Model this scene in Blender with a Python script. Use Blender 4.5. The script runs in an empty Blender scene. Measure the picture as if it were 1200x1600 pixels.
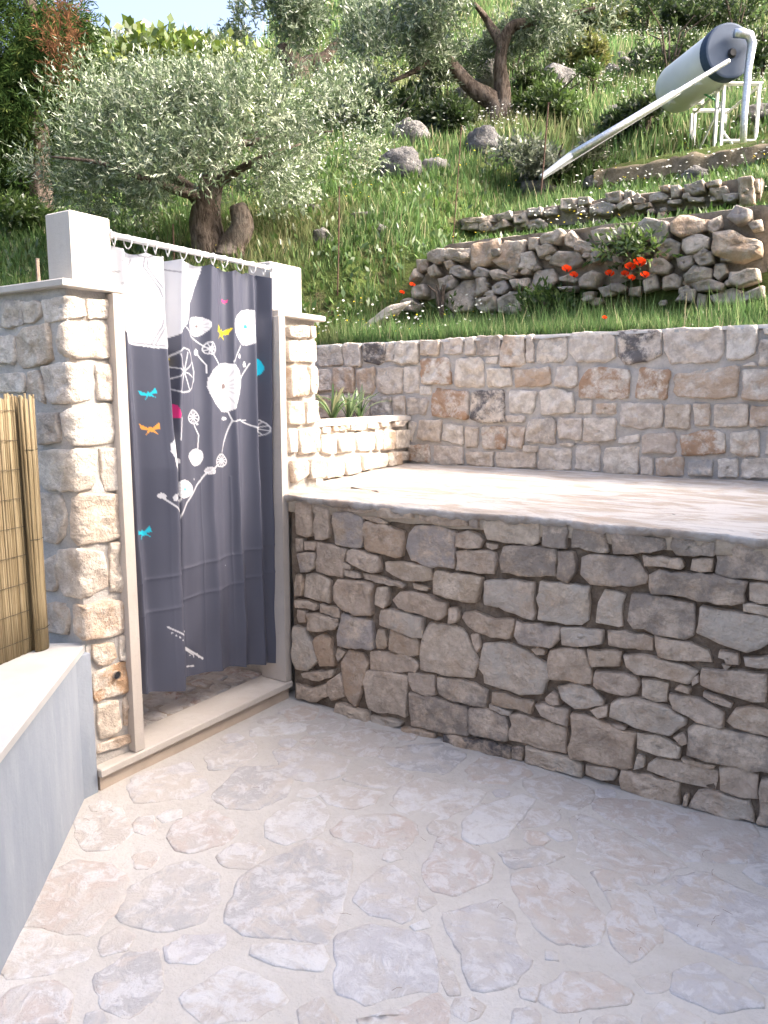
import bpy, math, random
import numpy as np
from mathutils import Vector, noise as mnoise

random.seed(7)
RNG = np.random.default_rng(7)
SC = bpy.context.scene
COL = SC.collection

# ------------------------------------------------------------------ camera
CAM_H = 1.55
PITCH = math.radians(8.403)
YAW = math.radians(33.1)
cam_data = bpy.data.cameras.new('camera')
cam_data.sensor_fit = 'VERTICAL'
cam_data.sensor_height = 36.0
cam_data.lens = 27.11
cam_data.clip_start = 0.05
cam_data.clip_end = 600.0
cam = bpy.data.objects.new('camera', cam_data)
COL.objects.link(cam)
cam.location = (0, 0, CAM_H)
cam.rotation_euler = (math.pi / 2 - PITCH, 0, YAW)
SC.camera = cam

# ------------------------------------------------------------------ sky, sun, exposure
SUN_EL = math.radians(36.0)
SUN_AZ = math.radians(24.0)          # from +X towards +Y
sun_dir = Vector((math.cos(SUN_EL) * math.cos(SUN_AZ), math.cos(SUN_EL) * math.sin(SUN_AZ), math.sin(SUN_EL)))
world = bpy.data.worlds.new('World')
SC.world = world
world.use_nodes = True
wn = world.node_tree
for n in list(wn.nodes):
    wn.nodes.remove(n)
w_out = wn.nodes.new('ShaderNodeOutputWorld')
w_bg = wn.nodes.new('ShaderNodeBackground')
w_sky = wn.nodes.new('ShaderNodeTexSky')
w_sky.sky_type = 'NISHITA'
w_sky.sun_disc = False
w_sky.sun_elevation = SUN_EL
w_sky.sun_rotation = math.pi / 2 - SUN_AZ
w_sky.air_density = 0.62
w_sky.dust_density = 9.0
w_sky.ozone_density = 0.7
w_bg.inputs['Strength'].default_value = 0.15
wn.links.new(w_sky.outputs[0], w_bg.inputs['Color'])
wn.links.new(w_bg.outputs[0], w_out.inputs['Surface'])

sun_data = bpy.data.lights.new('sun', 'SUN')
sun_data.energy = 0.95
sun_data.angle = math.radians(11.0)
sun_data.color = (1.0, 0.975, 0.94)
sun = bpy.data.objects.new('sun', sun_data)
COL.objects.link(sun)
sun.location = (20, 4, 20)
sun.rotation_euler = sun_dir.to_track_quat('Z', 'Y').to_euler()

vs = SC.view_settings
SC.display_settings.display_device = 'sRGB'
vs.view_transform = 'Standard'
vs.look = 'None'
vs.gamma = 1.0
vs.use_curve_mapping = False
vs.exposure = 2.6
SC.cycles.max_bounces = 6
SC.cycles.diffuse_bounces = 4
SC.cycles.transparent_max_bounces = 6

# ------------------------------------------------------------------ view geometry helpers (used to lay the place out)
FOC, HZ = 1205.0, 622.0
FWD = (-math.sin(YAW), math.cos(YAW))
RGT = (math.cos(YAW), math.sin(YAW))

def ray(u, v):
    xc, yc = u - 600.0, v - 800.0
    dn = yc * math.cos(PITCH) + FOC * math.sin(PITCH)
    fw = FOC * math.cos(PITCH) - yc * math.sin(PITCH)
    return (FWD[0] * fw + RGT[0] * xc, FWD[1] * fw + RGT[1] * xc, -dn, fw)

def at(u, v, d):
    r = ray(u, v); t = d / r[3]
    return Vector((r[0] * t, r[1] * t, CAM_H + r[2] * t))

def on_y(u, v, y):
    r = ray(u, v); t = y / r[1]
    return Vector((r[0] * t, y, CAM_H + r[2] * t))

# ------------------------------------------------------------------ object helpers
def link(o):
    COL.objects.link(o)
    return o

def tag(o, label=None, cat=None, group=None, kind=None):
    if label: o['label'] = label
    if cat: o['category'] = cat
    if group: o['group'] = group
    if kind: o['kind'] = kind
    return o

def empty(name, loc=(0, 0, 0)):
    o = bpy.data.objects.new(name, None)
    o.empty_display_size = 0.1
    o.location = loc
    return link(o)

def adopt(child, parent):
    child.parent = parent
    child.location = Vector(child.location) - WORLD_LOC(parent)
    return child

def WORLD_LOC(o):
    v = Vector(o.location)
    while o.parent:
        o = o.parent
        v = v + Vector(o.location)
    return v

def mesh_obj(name, verts, faces, mat, parent=None, smooth=False, centre=True, loc=None):
    V = np.asarray(verts, dtype=float).reshape(-1, 3)
    if loc is None:
        loc = V.mean(axis=0) if centre else np.zeros(3)
    loc = np.asarray(loc, dtype=float)
    me = bpy.data.meshes.new(name)
    me.from_pydata([tuple(v) for v in (V - loc)], [], [tuple(int(i) for i in f) for f in faces])
    me.materials.append(mat)
    if smooth:
        me.polygons.foreach_set('use_smooth', [True] * len(me.polygons))
    me.update()
    o = bpy.data.objects.new(name, me)
    o.location = loc
    link(o)
    if parent is not None:
        adopt(o, parent)
    return o

def big_mesh(name, V, F, mat, parent=None, cols=None, smooth=False, loc=(0, 0, 0)):
    """V (n,3) array, F (m,k) array of equal-sized faces, cols (n,3)."""
    V = np.asarray(V, dtype=np.float32) - np.asarray(loc, dtype=np.float32)
    F = np.asarray(F, dtype=np.int32)
    m, k = F.shape
    me = bpy.data.meshes.new(name)
    me.vertices.add(len(V)); me.vertices.foreach_set('co', V.ravel())
    me.loops.add(m * k); me.loops.foreach_set('vertex_index', F.ravel())
    me.polygons.add(m)
    me.polygons.foreach_set('loop_start', np.arange(0, m * k, k, dtype=np.int32))
    me.polygons.foreach_set('loop_total', np.full(m, k, dtype=np.int32))
    if smooth:
        me.polygons.foreach_set('use_smooth', np.ones(m, dtype=bool))
    if cols is not None:
        a = me.color_attributes.new('Col', 'FLOAT_COLOR', 'POINT')
        c4 = np.ones((len(V), 4), dtype=np.float32); c4[:, :3] = cols
        a.data.foreach_set('color', c4.ravel())
    me.materials.append(mat)
    me.update(calc_edges=True)
    o = bpy.data.objects.new(name, me)
    o.location = loc
    link(o)
    if parent is not None:
        adopt(o, parent)
    return o

class MB:
    """collects simple solids into one mesh"""
    def __init__(self):
        self.v, self.f = [], []
    def add(self, vs, fs):
        b = len(self.v)
        self.v += [tuple(q) for q in vs]
        self.f += [tuple(b + i for i in q) for q in fs]
    def box(self, x0, x1, y0, y1, z0, z1, bev=0.0):
        if bev <= 0:
            vs = [(x, y, z) for z in (z0, z1) for (x, y) in ((x0, y0), (x1, y0), (x1, y1), (x0, y1))]
            self.add(vs, [(3, 2, 1, 0), (4, 5, 6, 7), (0, 1, 5, 4), (1, 2, 6, 5), (2, 3, 7, 6), (3, 0, 4, 7)])
        else:
            self.prism([(x0, y0), (x1, y0), (x1, y1), (x0, y1)], z0, z1, bev)
    def prism(self, poly, z0, z1, bev=0.0):
        n = len(poly)
        cx = sum(p[0] for p in poly) / n; cy = sum(p[1] for p in poly) / n
        def inset(b):
            out = []
            for i in range(n):
                p0 = Vector(poly[i - 1]); p1 = Vector(poly[i]); p2 = Vector(poly[(i + 1) % n])
                a = (p0 - p1).normalized(); c = (p2 - p1).normalized()
                d = a + c
                if d.length < 1e-6: d = Vector((-a.y, a.x))
                d.normalize()
                s = abs(a.x * d.y - a.y * d.x) or 1
                q = p1 + d * (b / s)
                q2 = p1 - d * (b / s)
                cc = Vector((cx, cy))
                out.append(q if (q - cc).length <= (q2 - cc).length else q2)
            return out
        if bev <= 0:
            vs = [(x, y, z0) for x, y in poly] + [(x, y, z1) for x, y in poly]
            fs = [tuple(range(n - 1, -1, -1)), tuple(range(n, 2 * n))] + [(i, (i + 1) % n, n + (i + 1) % n, n + i) for i in range(n)]
            self.add(vs, fs); return
        ins = inset(bev)
        rings = [[(p[0], p[1], z0) for p in ins], [(x, y, z0 + bev) for x, y in poly], [(x, y, z1 - bev) for x, y in poly], [(p[0], p[1], z1) for p in ins]]
        vs = sum(rings, [])
        fs = [tuple(range(n - 1, -1, -1)), tuple(range(3 * n, 4 * n))]
        for r in range(3):
            fs += [(r * n + i, r * n + (i + 1) % n, (r + 1) * n + (i + 1) % n, (r + 1) * n + i) for i in range(n)]
        self.add(vs, fs)
    def tube(self, path, radii, seg=8, caps=True, jit=0.0):
        path = [Vector(p) for p in path]
        if not hasattr(radii, '__len__'): radii = [radii] * len(path)
        base = len(self.v); n = len(path)
        ref = None
        for i, p in enumerate(path):
            d = (path[min(i + 1, n - 1)] - path[max(i - 1, 0)]).normalized()
            if ref is None:
                ref = Vector((0, 0, 1)) if abs(d.z) < 0.9 else Vector((1, 0, 0))
            x = (ref - d * ref.dot(d)).normalized(); y = d.cross(x); ref = x
            for k in range(seg):
                a = 2 * math.pi * k / seg
                r = radii[i]
                if jit:
                    r *= 1 + jit * mnoise.noise(Vector((math.cos(a) * 1.5 + p.x * 3, math.sin(a) * 1.5 + p.y * 3, p.z * 4)))
                self.v.append(tuple(p + (x * math.cos(a) + y * math.sin(a)) * r))
        for i in range(n - 1):
            for k in range(seg):
                a = base + i * seg + k; b = base + i * seg + (k + 1) % seg
                self.f.append((a, b, b + seg, a + seg))
        if caps:
            self.f.append(tuple(base + k for k in range(seg - 1, -1, -1)))
            self.f.append(tuple(base + (n - 1) * seg + k for k in range(seg)))
    def build(self, name, mat, parent=None, smooth=False, loc=None):
        return mesh_obj(name, self.v, self.f, mat, parent, smooth, loc=loc)

# ------------------------------------------------------------------ material helpers
class NT:
    def __init__(self, name):
        self.m = bpy.data.materials.new(name); self.m.use_nodes = True
        self.t = self.m.node_tree
        for n in list(self.t.nodes): self.t.nodes.remove(n)
        self.out = self.t.nodes.new('ShaderNodeOutputMaterial')
    def n(self, ty, **kw):
        nd = self.t.nodes.new(ty)
        for k, v in kw.items(): setattr(nd, k, v)
        return nd
    def l(self, a, b): self.t.links.new(a, b)
    def put(self, sock, val):
        if isinstance(val, bpy.types.NodeSocket): self.l(val, sock)
        elif isinstance(val, (tuple, list)) and len(val) == 3 and sock.type == 'RGBA': sock.default_value = (*val, 1)
        else: sock.default_value = val
    def pos(self):
        if not hasattr(self, '_p'): self._p = self.n('ShaderNodeNewGeometry').outputs['Position']
        return self._p
    def noise(self, scale, detail=4, rough=0.55, vec=None, dist=0.0):
        nd = self.n('ShaderNodeTexNoise'); self.l(vec if vec is not None else self.pos(), nd.inputs['Vector'])
        nd.inputs['Scale'].default_value = scale; nd.inputs['Detail'].default_value = detail
        nd.inputs['Roughness'].default_value = rough; nd.inputs['Distortion'].default_value = dist
        return nd.outputs['Fac']
    def voro(self, scale, feature='F1', vec=None):
        nd = self.n('ShaderNodeTexVoronoi', feature=feature); self.l(vec if vec is not None else self.pos(), nd.inputs['Vector'])
        nd.inputs['Scale'].default_value = scale
        return nd.outputs['Distance']
    def scaled(self, s):
        nd = self.n('ShaderNodeVectorMath', operation='MULTIPLY'); self.l(self.pos(), nd.inputs[0]); nd.inputs[1].default_value = s
        return nd.outputs[0]
    def math(self, op, a, b=0.0, clamp=False):
        nd = self.n('ShaderNodeMath', operation=op, use_clamp=clamp); self.put(nd.inputs[0], a); self.put(nd.inputs[1], b)
        return nd.outputs[0]
    def step(self, x, lo, hi):
        nd = self.n('ShaderNodeMapRange', interpolation_type='SMOOTHSTEP'); self.put(nd.inputs[0], x)
        nd.inputs[1].default_value = lo; nd.inputs[2].default_value = hi
        return nd.outputs[0]
    def ramp(self, fac, stops):
        nd = self.n('ShaderNodeValToRGB'); self.l(fac, nd.inputs[0])
        el = nd.color_ramp.elements
        while len(el) < len(stops): el.new(0.5)
        for e, (p, c) in zip(el, stops): e.position = p; e.color = (*c, 1)
        return nd.outputs[0]
    def mix(self, fac, a, b, blend='MIX'):
        nd = self.n('ShaderNodeMix', data_type='RGBA', blend_type=blend)
        self.put(nd.inputs[0], fac); self.put(nd.inputs[6], a); self.put(nd.inputs[7], b)
        return nd.outputs[2]
    def bump(self, h, strength=0.5, dist=0.01, prev=None):
        nd = self.n('ShaderNodeBump'); self.l(h, nd.inputs['Height'])
        nd.inputs['Strength'].default_value = strength; nd.inputs['Distance'].default_value = dist
        if prev is not None: self.l(prev, nd.inputs['Normal'])
        return nd.outputs[0]
    def attr(self, name='Col'):
        nd = self.n('ShaderNodeAttribute'); nd.attribute_name = name
        return nd.outputs['Color']
    def oinfo(self):
        if not hasattr(self, '_o'): self._o = self.n('ShaderNodeObjectInfo')
        return self._o
    def principled(self, color, rough=0.8, normal=None, metal=0.0, spec=0.3):
        b = self.n('ShaderNodeBsdfPrincipled')
        self.put(b.inputs['Base Color'], color); self.put(b.inputs['Roughness'], rough)
        b.inputs['Metallic'].default_value = metal; b.inputs['Specular IOR Level'].default_value = spec
        if normal is not None: self.l(normal, b.inputs['Normal'])
        self.l(b.outputs[0], self.out.inputs['Surface'])
        return b
    def leaf(self, color, trans=0.4, gloss=None, tcol=None):
        d = self.n('ShaderNodeBsdfDiffuse'); self.put(d.inputs['Color'], color)
        t = self.n('ShaderNodeBsdfTranslucent'); self.put(t.inputs['Color'], tcol if tcol is not None else color)
        mx = self.n('ShaderNodeMixShader'); mx.inputs[0].default_value = trans
        self.l(d.outputs[0], mx.inputs[1]); self.l(t.outputs[0], mx.inputs[2])
        res = mx.outputs[0]
        if gloss:
            g = self.n('ShaderNodeBsdfGlossy'); g.inputs['Roughness'].default_value = gloss[1]
            g.inputs['Color'].default_value = (1, 1, 1, 1)
            m2 = self.n('ShaderNodeMixShader'); m2.inputs[0].default_value = gloss[0]
            self.l(res, m2.inputs[1]); self.l(g.outputs[0], m2.inputs[2]); res = m2.outputs[0]
        self.l(res, self.out.inputs['Surface'])

def stone_mat(name, cols, ochre=(0.42, 0.27, 0.15), ochre_amt=0.35, bump=0.6, grain=60, weather=None, patch_scale=9, lichen=None, bdist=0.045):
    m = NT(name); o = m.oinfo()
    base = m.ramp(o.outputs['Random'], [(i / (len(cols) - 1), c) for i, c in enumerate(cols)])
    big = m.noise(6, 5, 0.6, dist=0.3); fine = m.noise(grain, 6, 0.7); mid = m.noise(20, 5, 0.65)
    c = m.mix(m.step(mid, 0.36, 0.64), m.mix(1.0, base, (0.84, 0.81, 0.78), 'MULTIPLY'), m.mix(1.0, base, (1.14, 1.13, 1.11), 'MULTIPLY'))
    c = m.mix(m.math('MULTIPLY', m.step(fine, 0.52, 0.66), 0.4), c, m.mix(1.0, c, (0.72, 0.69, 0.66), 'MULTIPLY'))
    c = m.mix(m.math('MULTIPLY', m.step(big, 0.52, 0.72), ochre_amt), c, ochre)
    if weather is not None:
        wm = m.noise(3.1, 6, 0.65, dist=0.6)
        c = m.mix(m.math('MULTIPLY', m.step(wm, 0.45, 0.7), weather[1]), c, weather[0])
    pm = m.step(m.noise(patch_scale, 7, 0.72, dist=0.15), 0.40, 0.58)
    pf = m.math('MULTIPLY', pm, o.outputs['Alpha'])
    c = m.mix(pf, c, o.outputs['Color'])
    if lichen is not None:
        c = m.mix(m.math('MULTIPLY', m.step(m.noise(lichen[0], 6, 0.75), 0.52, 0.60), 0.7), c, lichen[1])
        c = m.mix(m.math('MULTIPLY', m.step(m.noise(lichen[0] * 1.7, 6, 0.75), 0.56, 0.64), 0.7), c, lichen[2])
    speck = m.step(m.noise(140, 3, 0.6), 0.60, 0.75)
    c = m.mix(m.math('MULTIPLY', speck, 0.25), c, m.mix(1.0, c, (0.55, 0.5, 0.45), 'MULTIPLY'))
    h = m.math('ADD', m.math('MULTIPLY', mid, 0.7), m.math('MULTIPLY', fine, 0.3))
    nrm = m.bump(h, bump, bdist)
    m.principled(c, 0.92, nrm, spec=0.15)
    return m.m

def mortar_mat(name, c1, c2, bump=0.7):
    m = NT(name)
    n1 = m.noise(14, 6, 0.7); n2 = m.noise(90, 5, 0.7)
    c = m.mix(m.step(n1, 0.35, 0.7), c1, c2)
    c = m.mix(m.math('MULTIPLY', m.step(n2, 0.5, 0.7), 0.35), c, tuple(x * 0.55 for x in c1))
    nrm = m.bump(m.math('ADD', n1, m.math('MULTIPLY', n2, 0.5)), bump, 0.015)
    m.principled(c, 0.95, nrm, spec=0.1)
    return m.m

M = {}
M['fresh'] = stone_mat('limestone_split_face', [(0.65, 0.57, 0.485), (0.71, 0.645, 0.56), (0.67, 0.595, 0.52), (0.73, 0.675, 0.60), (0.64, 0.55, 0.455)], ochre=(0.52, 0.37, 0.25), ochre_amt=0.3, bump=0.8)
M['old'] = stone_mat('limestone_weathered', [(0.57, 0.45, 0.345), (0.65, 0.53, 0.42), (0.60, 0.49, 0.395), (0.68, 0.57, 0.455), (0.56, 0.45, 0.36)], ochre=(0.48, 0.32, 0.20), ochre_amt=0.45, bump=1.0, weather=((0.34, 0.285, 0.24), 0.32))
M['field'] = stone_mat('field_stone', [(0.44, 0.38, 0.32), (0.53, 0.47, 0.40), (0.48, 0.41, 0.335), (0.57, 0.51, 0.44)], ochre=(0.38, 0.26, 0.17), ochre_amt=0.5, bump=1.0, weather=((0.20, 0.19, 0.18), 0.5), patch_scale=7)
M['rock'] = stone_mat('grey_rock', [(0.16, 0.155, 0.15), (0.22, 0.21, 0.20), (0.28, 0.265, 0.24)], ochre=(0.26, 0.19, 0.12), ochre_amt=0.4, bump=1.0, weather=((0.12, 0.12, 0.12), 0.6), patch_scale=6, lichen=(9, (0.07, 0.07, 0.07), (0.40, 0.39, 0.36)), bdist=0.12)
M['mortar'] = mortar_mat('grey_mortar', (0.47, 0.44, 0.405), (0.56, 0.52, 0.475))
M['mortar_warm'] = mortar_mat('warm_mortar', (0.50, 0.42, 0.33), (0.56, 0.48, 0.39))
M['mortar_dark'] = mortar_mat('earthy_joint', (0.15, 0.11, 0.08), (0.30, 0.235, 0.175), 1.0)

def flag_mat():
    m = NT('flagstone'); o = m.oinfo()
    base = m.ramp(o.outputs['Random'], [(0, (0.58, 0.52, 0.46)), (0.35, (0.63, 0.58, 0.52)), (0.7, (0.58, 0.54, 0.50)), (1, (0.61, 0.54, 0.47))])
    n1 = m.noise(5.5, 7, 0.68, dist=0.8); n2 = m.noise(13, 7, 0.7, dist=0.6); n3 = m.noise(48, 7, 0.78)
    pm = m.step(n1, 0.42, 0.54)
    c = m.mix(m.math('MULTIPLY', pm, o.outputs['Alpha']), base, o.outputs['Color'])
    c = m.mix(m.math('MULTIPLY', m.step(n2, 0.47, 0.58), 0.68), c, (0.74, 0.72, 0.70))
    c = m.mix(m.math('MULTIPLY', m.step(m.noise(24, 7, 0.72, dist=0.6), 0.56, 0.64), 0.4), c, (0.48, 0.455, 0.44))
    c = m.mix(m.math('MULTIPLY', m.step(m.noise(9, 6, 0.7), 0.60, 0.70), 0.5), c, (0.47, 0.36, 0.28))
    c = m.mix(m.math('MULTIPLY', m.step(n3, 0.53, 0.66), 0.38), c, (0.42, 0.375, 0.34))
    c = m.mix(m.math('MULTIPLY', m.step(m.noise(36, 7, 0.78), 0.55, 0.66), 0.4), c, (0.74, 0.72, 0.70))
    c = m.mix(m.math('MULTIPLY', m.step(m.noise(3.3, 7, 0.7, dist=1.0), 0.52, 0.60), 0.7), c, (0.62, 0.57, 0.51))
    h = m.math('ADD', m.math('MULTIPLY', n2, 0.7), m.math('MULTIPLY', n3, 0.2))
    c = m.mix(1.0, c, (0.845, 0.85, 0.865), 'MULTIPLY')
    m.principled(c, 0.8, m.bump(h, 0.8, 0.025), spec=0.25)
    return m.m
M['flag'] = flag_mat()

def cement_mat():
    m = NT('floor_cement')
    n1 = m.noise(2.2, 6, 0.65, dist=0.4); n2 = m.noise(11, 6, 0.7); n3 = m.noise(120, 4, 0.6)
    c = m.mix(m.step(n1, 0.35, 0.65), (0.57, 0.53, 0.475), (0.63, 0.595, 0.545))
    c = m.mix(m.math('MULTIPLY', m.step(n2, 0.5, 0.75), 0.4), c, (0.70, 0.66, 0.61))
    c = m.mix(m.math('MULTIPLY', m.step(n3, 0.6, 0.75), 0.25), c, (0.40, 0.33, 0.26))
    h = m.math('ADD', m.math('MULTIPLY', n2, 0.8), m.math('MULTIPLY', n3, 0.15))
    c = m.mix(m.math('MULTIPLY', m.step(m.noise(34, 7, 0.75), 0.50, 0.66), 0.35), c, (0.46, 0.42, 0.37))
    c = m.mix(m.math('MULTIPLY', m.step(m.noise(6, 7, 0.75, dist=0.5), 0.55, 0.68), 0.3), c, (0.50, 0.48, 0.45))
    c = m.mix(1.0, c, (0.845, 0.85, 0.865), 'MULTIPLY')
    m.principled(c, 0.85, m.bump(h, 0.7, 0.02), spec=0.2)
    return m.m
M['cement'] = cement_mat()

def bench_top_mat():
    m = NT('bench_top_stone')
    v = m.scaled((0.8, 2.2, 1.0))
    n1 = m.noise(3.5, 7, 0.68, vec=v, dist=0.7); n2 = m.noise(10, 6, 0.7, vec=v); n3 = m.noise(80, 5, 0.7)
    c = m.mix(m.step(n1, 0.40, 0.58), (0.47, 0.40, 0.33), (0.64, 0.60, 0.555))
    c = m.mix(m.math('MULTIPLY', m.step(n2, 0.56, 0.66), 0.6), c, (0.36, 0.35, 0.345))
    c = m.mix(m.math('MULTIPLY', m.step(m.noise(6, 5, 0.6), 0.58, 0.68), 0.45), c, (0.56, 0.42, 0.31))
    h = m.math('ADD', n2, m.math('MULTIPLY', n3, 0.25))
    c = m.mix(1.0, c, (0.80, 0.805, 0.82), 'MULTIPLY')
    m.principled(c, 0.85, m.bump(h, 0.7, 0.03), spec=0.2)
    return m.m
M['bench_top'] = bench_top_mat()

def simple_mat(name, c1, c2, scale=8, rough=0.7, bump=0.15, spec=0.3, metal=0.0, fine=90, dist=0.006):
    m = NT(name)
    n1 = m.noise(scale, 5, 0.6, dist=0.2); n2 = m.noise(fine, 4, 0.6)
    c = m.mix(m.step(n1, 0.3, 0.7), c1, c2)
    m.principled(c, rough, m.bump(m.math('ADD', m.math('MULTIPLY', n1, 0.5), m.math('MULTIPLY', n2, 0.3)), bump, dist), metal, spec)
    return m.m
def cap_mat(name, c1, c2):
    m = NT(name)
    v = m.scaled((1, 1, 0.3))
    n1 = m.noise(5, 6, 0.65, vec=v, dist=0.3); n2 = m.noise(28, 6, 0.7); n3 = m.noise(160, 3, 0.6)
    c = m.mix(m.step(n1, 0.32, 0.68), c1, c2)
    c = m.mix(m.math('MULTIPLY', m.step(n2, 0.56, 0.70), 0.35), c, tuple(x * 0.78 for x in c1))
    c = m.mix(m.math('MULTIPLY', m.step(m.noise(3.2, 6, 0.7, vec=v), 0.55, 0.7), 0.35), c, (0.47, 0.40, 0.32))
    c = m.mix(m.math('MULTIPLY', m.step(n3, 0.62, 0.7), 0.4), c, (0.36, 0.30, 0.24))
    c = m.mix(1.0, c, (0.845, 0.85, 0.865), 'MULTIPLY')
    m.principled(c, 0.65, m.bump(m.math('ADD', n2, m.math('MULTIPLY', n3, 0.4)), 0.3, 0.006), spec=0.3)
    return m.m
M['cap'] = cap_mat('sawn_limestone', (0.58, 0.52, 0.45), (0.65, 0.595, 0.525))
M['ledge'] = simple_mat('white_ledge_stone', (0.43, 0.425, 0.415), (0.50, 0.495, 0.48), 6, 0.55, 0.12)
M['riser'] = simple_mat('riser_stone', (0.44, 0.36, 0.29), (0.52, 0.43, 0.35), 6, 0.75, 0.25)
M['jamb'] = cap_mat('jamb_stone', (0.54, 0.475, 0.41), (0.61, 0.545, 0.475))
def plaster_mat():
    m = NT('blue_grey_plaster')
    v = m.scaled((1.0, 1.0, 0.25))
    n1 = m.noise(7, 6, 0.65, vec=v); n2 = m.noise(60, 5, 0.6); n3 = m.noise(25, 4, 0.6, vec=v)
    c = m.mix(m.step(n1, 0.3, 0.7), (0.27, 0.305, 0.355), (0.335, 0.365, 0.41))
    c = m.mix(m.math('MULTIPLY', m.step(n3, 0.55, 0.75), 0.35), c, (0.43, 0.46, 0.50))
    m.principled(c, 0.85, m.bump(m.math('ADD', n1, m.math('MULTIPLY', n2, 0.4)), 0.3, 0.01), spec=0.2)
    return m.m
M['plaster'] = plaster_mat()
M['added_house'] = simple_mat('house_plaster', (0.62, 0.59, 0.54), (0.68, 0.65, 0.60), 4, 0.85, 0.2)
M['rooftile'] = simple_mat('roof_tile', (0.40, 0.20, 0.12), (0.48, 0.26, 0.16), 8, 0.8, 0.3)
M['glass'] = simple_mat('window_glass', (0.03, 0.04, 0.05), (0.04, 0.05, 0.06), 3, 0.08, 0.0, spec=0.6)
M['shutter'] = simple_mat('green_shutter', (0.06, 0.14, 0.09), (0.07, 0.16, 0.10), 8, 0.5, 0.1)
M['white_metal'] = simple_mat('white_painted_metal', (0.70, 0.69, 0.67), (0.76, 0.75, 0.73), 9, 0.35, 0.05, spec=0.5)
M['plastic'] = simple_mat('white_plastic_ring', (0.68, 0.67, 0.65), (0.74, 0.73, 0.71), 9, 0.3, 0.0, spec=0.5)
M['tank'] = simple_mat('tank_enamel', (0.60, 0.61, 0.60), (0.67, 0.68, 0.67), 3, 0.4, 0.05, spec=0.4)
M['tank_cap'] = simple_mat('blue_grey_cap', (0.028, 0.047, 0.085), (0.036, 0.058, 0.10), 4, 0.6, 0.05, spec=0.2)
M['black'] = simple_mat('black_plastic_and_shade', (0.02, 0.02, 0.025), (0.03, 0.03, 0.03), 8, 0.5, 0.05)
M['frame'] = simple_mat('galvanised_frame', (0.58, 0.60, 0.62), (0.66, 0.68, 0.70), 20, 0.4, 0.1, metal=0.3)
def foil_mat():
    m = NT('foil_sleeve')
    n1 = m.noise(35, 4, 0.6, dist=1.0); n2 = m.voro(45)
    c = m.mix(m.step(n1, 0.35, 0.65), (0.55, 0.56, 0.57), (0.74, 0.75, 0.76))
    m.principled(c, 0.38, m.bump(m.math('ADD', n1, n2), 0.25, 0.01), metal=0.8)
    return m.m
M['foil'] = foil_mat()
M['rust'] = simple_mat('rusty_iron', (0.05, 0.03, 0.022), (0.09, 0.05, 0.035), 30, 0.9, 0.4)
M['post_wood'] = simple_mat('grey_wood', (0.17, 0.13, 0.10), (0.24, 0.19, 0.15), 25, 0.9, 0.5)
M['green_hose'] = simple_mat('green_hose', (0.02, 0.18, 0.06), (0.03, 0.22, 0.08), 25, 0.5, 0.1)
M['soil'] = simple_mat('soil', (0.10, 0.065, 0.045), (0.16, 0.11, 0.075), 14, 0.95, 1.0, fine=60, dist=0.02)
M['wire'] = simple_mat('dark_wire', (0.035, 0.028, 0.02), (0.06, 0.05, 0.035), 40, 0.8, 0.1)
def reed_mat():
    m = NT('dry_reed'); o = m.oinfo()
    v = m.scaled((1, 1, 0.05))
    n1 = m.noise(140, 4, 0.6, vec=v); n2 = m.noise(9, 4, 0.6)
    b = m.ramp(o.outputs['Random'], [(0, (0.22, 0.17, 0.095)), (0.4, (0.29, 0.23, 0.135)), (0.75, (0.34, 0.275, 0.17)), (1, (0.25, 0.20, 0.12))])
    c = m.mix(m.step(n1, 0.35, 0.7), m.mix(1.0, b, (0.7, 0.66, 0.6), 'MULTIPLY'), b)
    c = m.mix(m.math('MULTIPLY', m.step(n2, 0.6, 0.75), 0.4), c, (0.20, 0.14, 0.08))
    m.principled(c, 0.65, m.bump(n1, 0.3, 0.003), spec=0.25)
    return m.m
M['reed'] = reed_mat()
def bark_mat():
    m = NT('olive_bark')
    v = m.scaled((1, 1, 0.35))
    n1 = m.noise(22, 6, 0.7, vec=v, dist=0.6); n2 = m.noise(4, 4, 0.6)
    c = m.mix(m.step(n1, 0.35, 0.65), (0.05, 0.038, 0.03), (0.17, 0.135, 0.11))
    c = m.mix(m.math('MULTIPLY', m.step(n2, 0.55, 0.7), 0.4), c, (0.22, 0.20, 0.18))
    m.principled(c, 0.95, m.bump(n1, 1.0, 0.04), spec=0.1)
    return m.m
M['bark'] = bark_mat()
def leafm(name, trans, gloss=None):
    m = NT(name); m.leaf(m.attr(), trans, gloss); return m.m
M['olive_leaf'] = leafm('olive_leaf', 0.30, (0.07, 0.42))
M['leaf'] = leafm('soft_leaf', 0.40, (0.04, 0.45))
M['needle'] = leafm('needle_spray', 0.25)
M['grass'] = leafm('grass_blade', 0.42)
M['petal'] = leafm('petal', 0.45)
def hill_mat():
    m = NT('hillside_ground')
    n1 = m.noise(0.9, 6, 0.65); n2 = m.noise(5, 6, 0.7); n3 = m.noise(30, 5, 0.7)
    c = m.mix(m.step(n1, 0.35, 0.65), (0.060, 0.085, 0.025), (0.095, 0.125, 0.035))
    c = m.mix(m.step(n2, 0.48, 0.7), c, (0.10, 0.085, 0.05))
    c = m.mix(m.math('MULTIPLY', m.step(n3, 0.5, 0.7), 0.5), c, (0.035, 0.05, 0.016))
    m.principled(c, 0.95, m.bump(m.math('ADD', n2, m.math('MULTIPLY', n3, 0.5)), 1.0, 0.08), spec=0.05)
    return m.m
M['hill'] = hill_mat()
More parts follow.
